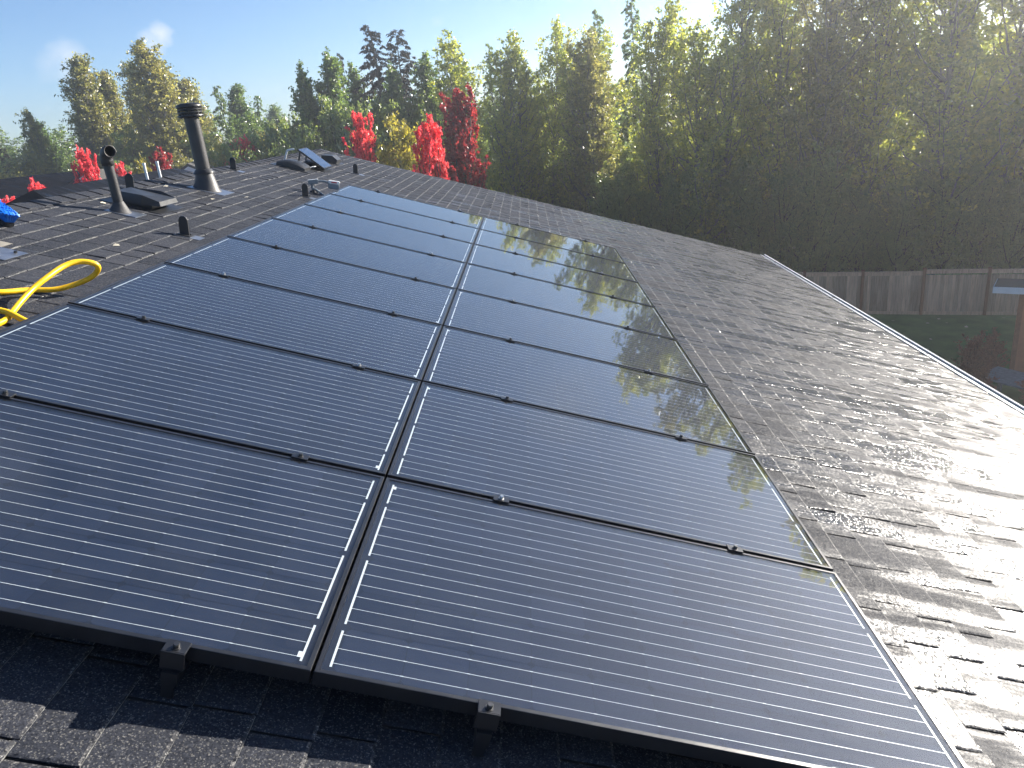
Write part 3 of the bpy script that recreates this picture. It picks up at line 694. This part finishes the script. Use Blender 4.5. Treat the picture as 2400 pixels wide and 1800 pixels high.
g = G(); g.tube(catmull([(-0.01,0.0,0.06),(0.03,-0.01,0.03),(0.09,-0.02,-0.03),(0.16,-0.03,-0.055)], 6), 0.012, 8); g.build("cord", M['grey_plastic'], tl, smooth=True)
# yellow hose
hp = [(-2.9,1.6,.02),(-2.55,1.95,.02),(-2.32,2.14,.02),(-2.199,2.258,.02),(-2.128,2.376,.02),(-2.033,2.438,.03),(-1.963,2.493,.06),(-1.904,2.532,.1),(-1.871,2.545,.14),(-1.857,2.533,.18),(-1.883,2.51,.2),(-1.934,2.471,.2),
      (-1.968,2.404,.18),(-1.983,2.284,.14),(-1.996,2.198,.1),(-1.989,2.089,.06),(-1.968,1.982,.03),(-1.953,1.897,.019),(-1.97,1.75,.019),(-2.1,1.5,.019),(-2.4,1.2,.019)]
ho = empty("garden_hose", rp(-2.0, 2.2)); tag(ho, "bright yellow garden hose looping up off the shingles at left", "hose")
B0 = rp(-2.0, 2.2)
g = G(); g.tube([p - B0 for p in catmull([rp(*q) for q in hp], 8)], 0.0145, 14); g.build("hose_loop", M['hose'], ho, smooth=True)
g = G(); g.tube([p - B0 for p in catmull([rp(*q) for q in [(-2.35,1.86,.04),(-2.12,1.955,.05),(-2.006,1.963,.046),(-1.95,1.955,.045),(-1.86,1.935,.03),(-1.70,1.90,.018)]], 8)], 0.0145, 14); g.build("hose_end", M['hose'], ho, smooth=True)
# blue brush at the left edge
br = empty("broom", rp(-3.00, 3.52, 0.0)); br.rotation_euler = (0, PITCH, R(-38))
tag(br, "broom head with bright blue bristles lying at the left edge", "broom")
g = G(); g.box((-0.22,-0.03,0.014),(0.09,0.03,0.046), bev=0.006); g.build("block", M['black_plastic'], br, rot=(R(-14),0,0))
g = G(); rb = random.Random(5)
for i in range(34):
    for j in range(7):
        x = -0.21 + 0.295*i/33; y = -0.024 + 0.048*j/6; lx = (x+0.06)*0.28 + rb.gauss(0,0.006); ly = y*0.7 + rb.gauss(0,0.006); h = 0.062 + rb.uniform(-0.006,0.006)
        g.tube([(x,y,0.045),(x+lx*0.4,y+ly*0.5,0.045+h*0.55),(x+lx,y+ly,0.045+h)], [0.0045,0.0048,0.0055], 5)
g.build("bristles", M['blue_bristle'], br, rot=(R(-14),0,0))
g = G(); g.tube([(-0.1,0,0.03),(-0.1,-0.3,0.03),(-0.1,-1.1,0.03)], 0.012, 10); g.build("handle", M['black_plastic'], br)
# fallen leaves on the roof
lf = [(0,-0.5,0),(0.28,-0.15,0.06),(0.45,0.3,0.02),(0.12,0.28,0.05),(0,0.6,0.0),(-0.14,0.26,0.06),(-0.42,0.28,0.04),(-0.3,-0.15,0.02)]
LM = bpy.data.meshes.new("fallen_leaf"); LM.from_pydata([(x*0.05,y*0.05,z*0.05) for x,y,z in lf], [], [(0,1,2,3,4,5,6,7)]); LM.materials.append(M['fallen'])
for s, d in ((-2.98,4.72),(-2.93,4.86),(-2.85,5.42),(-3.05,6.0),(-2.9,6.9),(-3.02,7.3),(-2.55,5.9),(-2.4,6.4),(-2.95,7.9),(-2.2,8.8),(-2.75,11.6),(-2.3,3.6)):
    o = inst("fallen_leaf", LM, None, rp(s, d, 0.010), (rnd.uniform(-.2,.2), PITCH+rnd.uniform(-.2,.2), rnd.uniform(0,6.28)))
    tag(o, "small pale fallen leaf lying on the dark shingles left of the array", "leaf", "fallen leaves on the roof")

# ------------------------------------------------------------------ neighbouring houses
def gable_house(name, A, B, half, pitch, wall_h, mroof, mwall, label, hip=0.0):
    """ridge from A to B (world points); gable roof of given half width"""
    A, B = Vector(A), Vector(B); ax = (B-A); ax.z = 0; L = ax.length; ax.normalize(); px = Vector((ax.y, -ax.x, 0))
    o = empty(name, (A.x, A.y, GZ)); tag(o, label, "house")
    zr = A.z - GZ; dz = half*math.tan(pitch); base = Vector((A.x, A.y, GZ))
    for sg, nm in ((1, "roof_slope"), (-1, "roof_slope")):
        g = G(); r0 = Vector((0,0,zr)); r1 = ax*L + r0; e0 = r0 + px*sg*half - Vector((0,0,dz)); e1 = r1 + px*sg*half - Vector((0,0,dz))
        if hip: e0 = e0 - ax*hip; e1 = e1 + ax*hip
        g.prism([r0, r1, e1, e0], (0,0,-0.12)); g.build(nm, mroof, o)
    if hip:
        for r_, sgx in ((Vector((0,0,zr)), -1), (ax*L + Vector((0,0,zr)), 1)):
            g = G(); g.prism([r_ + Vector((0,0,-0.003)), r_ + ax*sgx*hip + px*half - Vector((0,0,dz+0.003)), r_ + ax*sgx*hip - px*half - Vector((0,0,dz+0.003))], (0,0,-0.12)); g.build("hip_slope", mroof, o)
    i = half - 0.5; g = G(); ex = hip - 0.5 if hip else -0.3
    c = [ax*(-ex) + px*i, ax*(L+ex) + px*i, ax*(L+ex) - px*i, ax*(-ex) - px*i]; zt = zr - dz + 0.5*math.tan(pitch) - 0.16
    g.add([p for p in c] + [p + Vector((0,0,zt)) for p in c], [(0,1,5,4),(1,2,6,5),(2,3,7,6),(3,0,4,7),(4,5,6,7)])
    if not hip:
        for q in (ax*(-ex), ax*(L+ex)):
            g.add([q + px*i + Vector((0,0,zt)), q - px*i + Vector((0,0,zt)), q + Vector((0,0,zr-0.16))], [(0,1,2)])
    g.build("wall", mwall, o)
    if not hip:
        for sgn in (1, -1):
            g = G(); q = -ax*0.02; r0 = q + Vector((0,0,zr+0.0)); e0 = q + px*sgn*half + Vector((0,0,zr-dz))
            g.prism([r0 + Vector((0,0,-0.13)), e0 + Vector((0,0,-0.13)), e0 + Vector((0,0,-0.34)), r0 + Vector((0,0,-0.34))], -ax*0.03); g.build("bargeboard", M['white_paint'], o)
    return o
gable_house("neighbour_house", (-13.7, 20.4, 0.42), (-13.3, 28.9, 0.42), 3.6, R(24), 0, M['dark_shingle'], M['tan_siding'], "neighbouring house with black roof just beyond the ridge", hip=2.2)
gable_house("neighbour_house", (-22.0, 17.5, 0.28), (-18.2, 21.6, 0.28), 3.6, R(22), 0, M['grey_shingle'], M['tan_siding'], "neighbouring house with sunlit grey roof at the far left", hip=2.0)
gable_house("neighbour_house", (-27.0, 26.0, 0.62), (-19.6, 33.0, 0.62), 4.2, R(24), 0, M['dark_shingle'], M['tan_siding'], "neighbouring house with dark roof behind the grey-roofed one", hip=2.0)
gable_house("neighbour_house", (-18.6, 31.5, 0.55), (-20.5, 38.0, 0.55), 4.0, R(32), 0, M['grey_shingle'], M['cream'], "neighbouring house with cream gable peak behind a red maple")
gable_house("neighbour_house", (-15.6, 35.2, 0.40), (-18.0, 42.0, 0.40), 4.0, R(30), 0, M['grey_shingle'], M['cream'], "neighbouring house with small cream gable peak left of the flue")

# ------------------------------------------------------------------ fence, shed, garden
fence = empty("fence", FA + Vector((0, 0, GZ))); fence.rotation_euler = (0, 0, math.atan2(FD.y, FD.x))
tag(fence, "weathered board fence with red-brown posts along the lawn", "fence")
g = G(); g.box((-0.066, -0.009, 0.16), (0.066, 0.009, 1.64)); BM = None
BAY = 2.32
for b in range(-5, 8):
    step = rnd.uniform(-0.03, 0.03) + (0.04 if b > 1 else 0)
    g = G(); g.box((-0.055, -0.055, 0), (0.055, 0.055, 1.90 + step), bev=0.006); g.box((-0.07, -0.07, 1.90 + step), (0.07, 0.07, 1.935 + step), bev=0.008); g.build("post", M['post_wood'], fence, (b*BAY, 0, 0))
    g = G(); g.box((0.06, -0.03, 1.70), (BAY-0.06, 0.012, 1.84), bev=0.004); g.box((0.06, -0.06, 1.842), (BAY-0.06, 0.06, 1.872), bev=0.004); g.build("top_rail", M['board'], fence, (b*BAY, 0, step))
    g = G(); g.box((0.06, -0.02, 0.0), (BAY-0.06, 0.02, 0.14), bev=0.004); g.build("kick_board", M['board'], fence, (b*BAY, 0, 0))
    nb = 16
    for i in range(nb):
        x = 0.06 + 0.069 + i*(BAY-0.12-0.138)/(nb-1)
        if BM is None:
            g = G(); g.box((-0.0665, -0.009, 0.142), (0.0665, 0.009, 1.698)); o = g.build("board", M['board'], fence, (b*BAY + x, 0, 0)); BM = o.data
        else: inst("board", BM, fence, (b*BAY + x, rnd.uniform(-0.006, 0.006), 0), (0, 0, rnd.uniform(-0.03, 0.03)))
shed = empty("shed", (15.65, 21.58, GZ)); shed.rotation_euler = (0, 0, R(-33))
tag(shed, "rust-brown garden shed with white roof fascia at right edge", "shed")
g = G(); g.prism([(0,0,0),(0,3.0,0),(0,3.0,2.42),(0,0,2.98)], (4.0,0,0)); g.build("wall", M['shed_red'], shed)
g = G(); g.box((-0.014, -0.016, 0.0), (0.13, 0.0, 2.92)); g.build("corner_board", M['post_wood'], shed)
g = G(); g.prism([(-0.70,-0.40,3.06),(4.6,-0.40,3.06),(4.6,3.4,2.45),(-0.70,3.4,2.45)], (0,0,0.05)); g.build("roof", M['shed_roof'], shed)
g = G(); g.box((-0.73,-0.43,2.90),(4.63,-0.403,3.10)); g.build("fascia", M['shed_trim'], shed)
g = G(); g.prism([(-0.73,-0.40,2.90),(-0.73,3.4,2.29),(-0.73,3.4,2.48),(-0.73,-0.40,3.10)], (0.027,0,0)); g.build("fascia", M['shed_trim'], shed)
bench = empty("plank_table", (14.3, 20.3, GZ)); bench.rotation_euler = (0, 0, R(-62))
tag(bench, "low table of weathered grey planks among the rusty bushes", "table")
for i in range(7):
    g = G(); g.box((-0.2, -0.62+i*0.18, 0.72), (2.2, -0.62+i*0.18+0.165, 0.76)); g.build("plank", M['grey_wood'], bench)
for x in (0.0, 2.0):
    for y in (-0.5, 0.5):
        g = G(); g.box((x-0.05, y-0.05, 0), (x+0.05, y+0.05, 0.718)); g.build("leg", M['grey_wood'], bench)
LM2 = LM.copy(); 
for v in LM2.vertices: v.co *= 3.0
for i in range(26):
    x = rnd.uniform(11.5, 20); y = 31.2 - (x-12.3)*0.37 - rnd.uniform(0.8, 9)
    o = inst("fallen_leaf", LM2, None, (x, y, GZ+0.02), (rnd.uniform(-.3,.3), rnd.uniform(-.3,.3), rnd.uniform(0,6.28)))
    tag(o, "pale fallen leaf lying on the shaded lawn", "leaf", "fallen leaves on the lawn")

# ------------------------------------------------------------------ trees
def tree_geo(kind, seed):
    """unit builder: returns trunk G and leaf arrays (centres, long axis, half width, tint)"""
    rg = np.random.default_rng(seed); g = G(); LC, LU, LV, LT = [], [], [], []
    P = dict(alder=dict(H=15, r=4.3, n=190, z0=0.10, el=(20, 55), curve=0.5, leaves=30000, size=(0.074, 0.050), stems=2, shape='oval', spread=0.34, bark='bark_pale'),
             cotton=dict(H=15, r=3.4, n=150, z0=0.12, el=(42, 66), curve=0.35, leaves=32000, size=(0.076, 0.050), stems=1, shape='col', spread=0.30, bark='bark_pale'),
             poplar=dict(H=13, r=2.5, n=150, z0=0.08, el=(48, 70), curve=0.3, leaves=30000, size=(0.070, 0.046), stems=1, shape='flame', spread=0.26, bark='bark'),
             cedar=dict(H=15, r=2.8, n=240, z0=0.06, el=(-4, 22), curve=-0.55, leaves=42000, size=(0.105, 0.024), stems=1, shape='cone', spread=0.14, bark='bark'),
             red=dict(H=9.5, r=2.5, n=120, z0=0.20, el=(52, 76), curve=0.22, leaves=26000, size=(0.058, 0.042), stems=1, shape='flame', spread=0.11, bark='bark'),
             shrub=dict(H=6, r=2.6, n=70, z0=0.03, el=(15, 70), curve=0.3, leaves=20000, size=(0.062, 0.040), stems=3, shape='round', spread=0.28, bark='bark'))[kind]
    H = P['H']
    br = []
    for st in range(P['stems']):
        lean = rg.normal(0, 0.035, 2) if P['stems'] > 1 else rg.normal(0, 0.012, 2)
        h = H*(1.0 if st == 0 else rg.uniform(0.72, 0.95)); off = rg.normal(0, 0.35, 2)*(st > 0)
        n = 9; wob = np.cumsum(rg.normal(0, 0.07, (n+1, 2)), axis=0); wob -= wob[0]
        tr = [np.array([off[0] + lean[0]*h*i/n + wob[i, 0], off[1] + lean[1]*h*i/n + wob[i, 1], h*0.97*i/n]) for i in range(n+1)]
        rad = [max(0.012, 0.011*h*(1-i/n)**0.9) for i in range(n+1)]
        g.tube(tr, rad, 7, cap=False)
        nb = P['n']//P['stems']
        for b in range(nb):
            u = P['z0'] + (1-P['z0'])*((b + rg.uniform(0, 1))/nb)
            f = u*n; i = min(int(f), n-1); p0 = tr[i] + (tr[i+1]-tr[i])*(f-i)
            v = (u-P['z0'])/(1-P['z0'])
            sh = dict(oval=lambda v: (0.55+0.9*v)*(1-v)**0.55*1.05 if v > 0 else 0.5, col=lambda v: min(1, 0.5+1.4*v)*(1-v)**0.5,
                      flame=lambda v: (0.62+0.9*v)*(1-v)**0.75, cone=lambda v: 0.10+0.95*(1-v)**0.85, round=lambda v: math.sqrt(max(0.05, 1-(v*1.0-0.35)**2/0.55)))[P['shape']](v)
            ln = P['r']*max(0.12, sh)*rg.uniform(0.55, 1.15)
            az = rg.uniform(0, 2*math.pi); el = math.radians(rg.uniform(*P['el']))
            if kind == 'cedar': el -= 0.25*(1-v)
            if kind in ('poplar', 'red', 'cotton'): ln /= max(0.5, math.cos(el)*1.15)
            ln = min(ln, max(0.25, (h*1.01 - p0[2])/max(0.2, math.sin(max(el, 0.05)))))
            hd = np.array([math.cos(az), math.sin(az), 0]); pts = []
            for k in range(5):
                w = k/4; e = el + P['curve']*w*0.9
                pts.append(p0 + ln*w*(hd*math.cos(e) + np.array([0, 0, math.sin(e)])) + rg.normal(0, 0.02*ln, 3)*(k > 0))
            br.append((pts, ln, v))
            g.tube(pts, [max(0.008, 0.016*ln*(1-0.8*k/4)) for k in range(5)], 4, cap=False)
    tot = sum(b[1]**1.25 for b in br)
    for pts, ln, v in br:
        nl = int(P['leaves']*ln**1.25/tot); nt = max(2, int(nl/(12 if kind != 'red' else 20))); A = np.array(pts)
        for q in range(nt):
            w = rg.beta(1.7, 1.1)*0.98 + 0.02; f = w*4; i = min(int(f), 3); c0 = A[i] + (A[i+1]-A[i])*(f-i)
            td = rg.normal(0, 1, 3); td[2] = abs(td[2])*0.5 if kind != 'cedar' else -abs(td[2])*0.35
            td = td + (A[4]-A[1])/max(ln, 0.1)*1.6 if kind == 'red' else td
            td /= np.linalg.norm(td); tl = P['spread']*ln*rg.uniform(0.3, 1.15)*(1.15-0.6*w) + 0.10
            m_ = nl//nt; ww = rg.uniform(0.1, 1, m_)[:, None]
            C = c0 + td*tl*ww + rg.normal(0, 0.03 if kind in ('cedar', 'red') else 0.06, (m_, 3))
            LC.append(C); tq = rg.normal(0.45, 0.2); LT.append(np.clip(tq + rg.normal(0, 0.16, m_) + 0.18*(v-0.5), 0, 1))
            if kind == 'cedar':
                U = td*0.7 + np.array([0, 0, -0.55]) + rg.normal(0, 0.3, (m_, 3))
            else: U = rg.normal(0, 1, (m_, 3)); 
            LU.append(U)
    C = np.concatenate(LC); U = np.concatenate(LU); T = np.concatenate(LT)
    U /= np.linalg.norm(U, axis=1)[:, None]; X = rg.normal(0, 1, U.shape); V_ = np.cross(U, X); V_ /= np.linalg.norm(V_, axis=1)[:, None]
    sz = rg.uniform(0.65, 1.3, len(C))[:, None]
    return g, C, U*P['size'][0]*sz, V_*P['size'][1]*sz, T, H, P['bark']
PROTO = {}
def proto(kind, seed):
    key = (kind, seed)
    if key in PROTO: return PROTO[key]
    g, C, U, V_, T, H, bark = tree_geo(kind, seed)
    tm = bpy.data.meshes.new("trunk"); tm.from_pydata([tuple(v) for v in g.v], [], g.f); tm.materials.append(M[bark])
    tm.polygons.foreach_set("use_smooth", [True]*len(tm.polygons))
    n = len(C); co = np.empty((n, 4, 3), dtype=np.float32)
    co[:, 0] = C - U; co[:, 1] = C + V_; co[:, 2] = C + U; co[:, 3] = C - V_
    me = bpy.data.meshes.new("crown"); me.vertices.add(4*n); me.vertices.foreach_set("co", co.ravel())
    me.loops.add(4*n); me.loops.foreach_set("vertex_index", np.arange(4*n, dtype=np.int32))
    me.polygons.add(n); me.polygons.foreach_set("loop_start", np.arange(0, 4*n, 4, dtype=np.int32))
    me.materials.append(M['leaf_shrub']); me.update(calc_edges=True); set_tint(me, T)
    PROTO[key] = (tm, me, H); return PROTO[key]
TREE_TOP = [0.0]
def tree(name, kind, seed, leaf, x, y, h, label, cat="tree", group=None, wide=1.0, rz=None):
    tm, cm, H = proto(kind, seed); k = h/H
    o = empty(name, (x, y, GZ), (0, 0, rnd.uniform(0, 6.28) if rz is None else rz)); o.scale = (k*wide, k*wide, k)
    inst("trunk", tm, o); c = inst("crown", cm, o); c.material_slots[0].link = 'OBJECT'; c.material_slots[0].material = M[leaf]
    TREE_TOP[0] = max(TREE_TOP[0], GZ + h*1.06); tag(o, label, cat, group); return o

# left skyline
for (x, y, h, kind, seed, leaf, wide, lab) in (
    (-33.0, 48.3, 10.9, 'cedar', 1, 'leaf_cedar', 1.0, "dark short conifer at the far left photo edge"),
    (-32.7, 50.9, 12.6, 'cotton', 1, 'leaf_cotton', 0.9, "slim yellow-green tree next to the far left dark conifer"),
    (-34.2, 54.6, 12.0, 'cotton', 2, 'leaf_poplar', 1.0, "green tree just left of the tall airy cottonwoods"),
    (-27.5, 49.3, 15.3, 'cotton', 2, 'leaf_cotton', 1.05, "tall airy cottonwood under the left wisp of cloud"),
    (-28.4, 53.4, 15.0, 'cotton', 3, 'leaf_cotton', 0.9, "thin open-crowned cottonwood right of the tall airy one"),
    (-27.2, 55.8, 15.3, 'cotton', 1, 'leaf_cotton', 1.0, "yellowish cottonwood behind the elbow vent pipe"),
    (-22.4, 49.7, 15.6, 'cotton', 4, 'leaf_cotton', 1.25, "broad tallest left tree below the bigger cloud wisp"),
    (-23.1, 53.7, 14.0, 'cotton', 3, 'leaf_cotton', 1.15, "golden-tinged cottonwood directly behind the flue cap"),
    (-20.1, 52.8, 13.7, 'cedar', 2, 'leaf_poplar', 0.95, "pointed green conifer right of the flue cap"),
    (-20.3, 57.0, 13.2, 'cotton', 2, 'leaf_poplar', 1.1, "rounded green tree right of the pointed conifer"),
    (-19.3, 57.3, 13.0, 'cedar', 1, 'leaf_poplar', 1.0, "second green conifer before the low skyline dip"),
    (-23.4, 74.9, 12.2, 'cotton', 4, 'leaf_poplar', 1.3, "distant low tree filling the skyline dip"),
    (-11.7, 42.9, 13.2, 'poplar', 1, 'leaf_poplar', 1.0, "slim green poplar at the right side of the skyline dip"),
    (-10.2, 43.3, 13.7, 'poplar', 2, 'leaf_poplar', 1.15, "full green poplar left of the narrow dark cedar"),
    (-10.8, 49.3, 14.6, 'cedar', 2, 'leaf_cedar', 0.6, "narrow dark cedar spire between two poplars"),
    (-9.3, 46.8, 13.2, 'poplar', 1, 'leaf_poplar', 1.0, "green poplar just left of the big dark cedar"),
    (-7.4, 45.9, 15.6, 'cedar', 3, 'leaf_cedar', 1.45, "big dark cedar, tallest spire near the photo centre"),
    (-6.3, 47.1, 15.4, 'cedar', 1, 'leaf_cedar', 1.45, "second dark cedar leaning on the big one's right side"),
    (-6.5, 41.6, 12.6, 'poplar', 2, 'leaf_poplar', 0.9, "bright green poplar in front of the dark cedars"),
    (-4.7, 42.3, 13.0, 'poplar', 1, 'leaf_poplar', 1.2, "green poplar right of the dark cedars"),
    (-2.4, 40.5, 13.7, 'alder', 1, 'leaf_alder', 0.95, "yellow-green alder rising above the tall red maple"),
    (-1.4, 48.6, 14.2, 'cedar', 2, 'leaf_poplar', 0.7, "thin grey-green conifer top behind the alders"),
    (0.1, 40.6, 13.5, 'alder', 2, 'leaf_alder', 0.95, "alder with loose top right of the thin conifer"),
    (1.6, 41.6, 13.8, 'alder', 3, 'leaf_alder', 0.9, "alder with yellowest crown near the photo centre"),
    (3.4, 48.5, 14.1, 'cedar', 1, 'leaf_poplar', 0.8, "grey-green conifer top showing right of the yellowest alder"),
    (3.7, 39.5, 13.2, 'alder', 4, 'leaf_alder', 1.0, "alder in front of the right-hand conifer tops"),
    (5.6, 46.3, 15.2, 'cedar', 3, 'leaf_poplar', 0.9, "tall conifer where the right treeline starts to climb"),
    (6.9, 44.2, 15.4, 'cedar', 2, 'leaf_poplar', 0.9, "conifer just right of where the treeline starts to climb")):
    nm = {"cotton": "cottonwood_tree", "cedar": "conifer_tree", "poplar": "poplar_tree", "alder": "alder_tree"}[kind]
    tree(nm, kind, seed, leaf, x, y, h, lab, wide=wide)
# left mid-ground fillers, low green trees in front of the skyline rows
fl = 0
for (x, y, h, w) in ((-30, 43, 9.3, 1.2), (-26.5, 44, 9.6, 1.2), (-23.5, 45, 9.2, 1.3), (-20.5, 46, 9.4, 1.2), (-25, 48, 11.0, 1.2), (-17.5, 47, 9.3, 1.3), (-15.0, 46.5, 10.0, 1.3), (-21.5, 50, 11.0, 1.2), (-18.2, 52, 11.4, 1.2), (-31, 47, 10.6, 1.2), (-35, 50, 9.8, 1.3)):
    tree("broadleaf_tree", 'alder', 1 + fl % 4, ('leaf_cotton', 'leaf_shrub', 'leaf_poplar')[fl % 3], x, y, h, "low leafy tree massed below the left cottonwoods", group="low trees below the left skyline", wide=w); fl += 1
for (x, y, h, w) in ((-13.6, 42.5, 9.9, 1.15), (-11.3, 39.5, 9.9, 1.1), (-9.2, 40.0, 10.4, 1.1), (-7.5, 41.0, 10.6, 1.0), (-12.5, 44.5, 10.6, 1.1), (-5.0, 41.5, 10.5, 1.0), (-14.8, 39.5, 9.1, 1.1)):
    tree("round_shrub", 'shrub', 1 + fl % 3, 'leaf_shrub', x, y, h, "dull green rounded thicket behind the roof apex and red maples", "shrub", "rounded thickets behind the roof apex", wide=w*0.62); fl += 1
tree("round_shrub", 'shrub', 2, 'leaf_olive', -4.1, 28.4, 9.2, "olive-yellow rounded bush between the red maples", "shrub", wide=0.72)
tree("round_shrub", 'shrub', 1, 'leaf_olive', -15.9, 40.6, 9.4, "yellow-green bush right of the flue pipe base", "shrub", wide=0.36)
tree("round_shrub", 'shrub', 3, 'leaf_olive', -17.9, 35.6, 8.8, "orange-yellow bush beside the white vent stubs", "shrub", wide=0.34)
# red maples
for (x, y, h, seed, leaf, wide, lab) in (
    (-16.6, 23.2, 8.3, 1, 'leaf_red', 0.6, "small red maple top above the blue broom"),
    (-16.9, 25.4, 8.8, 2, 'leaf_red', 0.6, "small red maple in front of the grey roof at left"),
    (-16.5, 28.4, 9.55, 3, 'leaf_red', 0.62, "flame red maple in front of the cream gable"),
    (-16.3, 30.6, 8.9, 1, 'leaf_red', 0.6, "sliver of red maple behind the elbow pipe"),
    (-16.6, 35.0, 9.4, 2, 'leaf_dark_red', 0.9, "thin red maple behind the white vent stubs"),
    (-14.6, 39.8, 9.4, 3, 'leaf_red', 0.85, "red maple right of the flue pipe at the ridge"),
    (-5.3, 26.0, 9.8, 1, 'leaf_red', 0.62, "red maple rising behind the roof apex"),
    (-2.0, 20.4, 9.5, 2, 'leaf_red', 0.74, "brightest broad red maple beyond the far roof edge"),
    (-1.9, 28.5, 10.3, 3, 'leaf_dark_red', 0.9, "tall darker red maple behind the brightest one")):
    tree("red_maple_tree", 'red', seed, leaf, x, y, h, lab, wide=wide)
# the alder stand behind the fence; heights climb to the right
def along(k, off): p = FA + FD*k + FO*off; return p.x, p.y
rg2 = random.Random(21); i = 0; n_front = -1
nth = ['first', 'second', 'third', 'fourth', 'fifth', 'sixth', 'seventh', 'eighth', 'ninth', 'tenth', 'eleventh', 'twelfth', 'thirteenth', 'fourteenth', 'fifteenth', 'sixteenth', 'seventeenth', 'eighteenth', 'nineteenth', 'twentieth']
for off, k_lo, k_hi, stepk in ((4.5, -10, 34, 2.7), (9.0, -10, 38, 3.8), (14.5, -14, 40, 4.6)):
    k = k_lo
    while k < k_hi:
        x, y = along(k + rg2.uniform(-0.7, 0.7), off + rg2.uniform(-1.0, 1.0))
        dx, dy = x - CAM.x, y - CAM.y; az = math.degrees(math.atan2(dx, dy)); dist = math.hypot(dx, dy)
        elv = float(np.interp(az, [-5, 2, 5, 9, 13, 18, 24, 31, 36, 40, 44, 48, 60, 80], [3.5, 4.6, 5.2, 6.8, 8.6, 10, 10.5, 12.0, 12.0, 12.5, 9, 8, 8, 8]))
        h = 9.6 + dist*math.tan(R(elv + rg2.uniform(-1.4, 0.4)))
        h *= rg2.uniform(0.94, 1.04) if off < 6 else (rg2.uniform(0.55, 0.68) if off < 10 else rg2.uniform(0.48, 0.6))
        in_view = az < 35
        if az > 42 and (off > 10 or i % 2): i += 1; k += stepk; continue
        if off < 6 and in_view: n_front += 1
        lab = ((f"yellow-green alder, {nth[n_front]} from the left in the front row of the stand" if off < 6 else "shorter alder behind the front row of the stand by the fence") if in_view else "alder of the stand behind the fence, right of the photo frame, mirrored in panels")
        tree("alder_tree", 'alder', 1 + i % 5, 'leaf_alder' if i % 4 else 'leaf_cotton', x, y, h, lab, group="alder stand behind the fence" if in_view else "alders beyond the right photo edge", wide=rg2.uniform(0.95, 1.2)); i += 1
        k += stepk*rg2.uniform(0.8, 1.2)
# undergrowth at the foot of the stand
k = -9.0
while k < 14:
    x, y = along(k, 2.6 + rg2.uniform(-0.6, 0.9))
    tree("undergrowth_bush", 'shrub', 1 + i % 3, 'leaf_shrub', x, y, rg2.uniform(4.6, 7.0), "dark green undergrowth bush just behind the fence", "bush", "undergrowth bushes behind the fence", wide=0.8); i += 1
    k += rg2.uniform(1.3, 1.9)
for (o2, ka, kb, hh) in ((7.0, -16, 18, 6.0), (11.0, -20, 20, 7.0), (16.0, -24, 24, 8.0)):
    k = ka
    while k < kb:
        x, y = along(k, o2 + rg2.uniform(-1, 1))
        tree("undergrowth_bush", 'shrub', 1 + i % 3, 'leaf_shrub', x, y, hh*rg2.uniform(0.75, 1.15), "dark understorey bush between the alder stems", "bush", "understorey between the alder stems", wide=0.85); i += 1
        k += rg2.uniform(3.0, 4.2)
# rusty garden bushes near the shed
for (x, y, h, w, lab) in ((13.5, 20.0, 2.0, 1.0, "tall rusty bush on the lawn beyond the gutter"), (14.9, 21.4, 1.6, 1.1, "low rusty bush beside the shed corner"), (12.9, 18.5, 1.6, 1.0, "rusty bush partly hidden by the gutter"), (14.6, 18.6, 1.5, 1.2, "rusty bush below the grey plank table")):
    tree("garden_bush", 'shrub', 2, 'leaf_rust', x, y, h, lab, "bush", wide=w*0.8)

# distant wood closing the gaps low on the horizon
rg3 = random.Random(33)
for q in range(44):
    az = R(-44 + 96*(q + rg3.uniform(-0.3, 0.3))/43); dist = rg3.uniform(72, 100)
    h = 9.6 + dist*math.tan(R(rg3.uniform(0.6, 2.4)))
    tree("distant_tree", 'alder', 1 + q % 4, 'leaf_shrub' if q % 2 else 'leaf_poplar', CAM.x + dist*math.sin(az), CAM.y + dist*math.cos(az), h, "distant dull green tree closing the gaps behind the nearer rows", "tree", "distant trees behind the nearer rows", wide=1.7)

# ------------------------------------------------------------------ added scattering volume imitating the lens's veiling glare
top = TREE_TOP[0]
g = G(); g.box((-190, -190, GZ - 1.1), (190, 190, top + 1.0))
hz = g.build("lens_veil"); hz["kind"] = "stuff"
mt = bpy.data.materials.new("lens_veil_scatter"); mt.use_nodes = True; nt = mt.node_tree; nt.nodes.clear()
ho_ = nt.nodes.new("ShaderNodeOutputMaterial"); pv = nt.nodes.new("ShaderNodeVolumePrincipled")
pv.inputs["Color"].default_value = (0.96, 0.97, 1.0, 1); pv.inputs["Density"].default_value = 0.0024; pv.inputs["Anisotropy"].default_value = 0.68
pv.inputs["Density Attribute"].default_value = ""
try: mt.cycles.homogeneous_volume = True
except AttributeError: pass
nt.links.new(pv.outputs[0], ho_.inputs["Volume"]); hz.data.materials.append(mt)
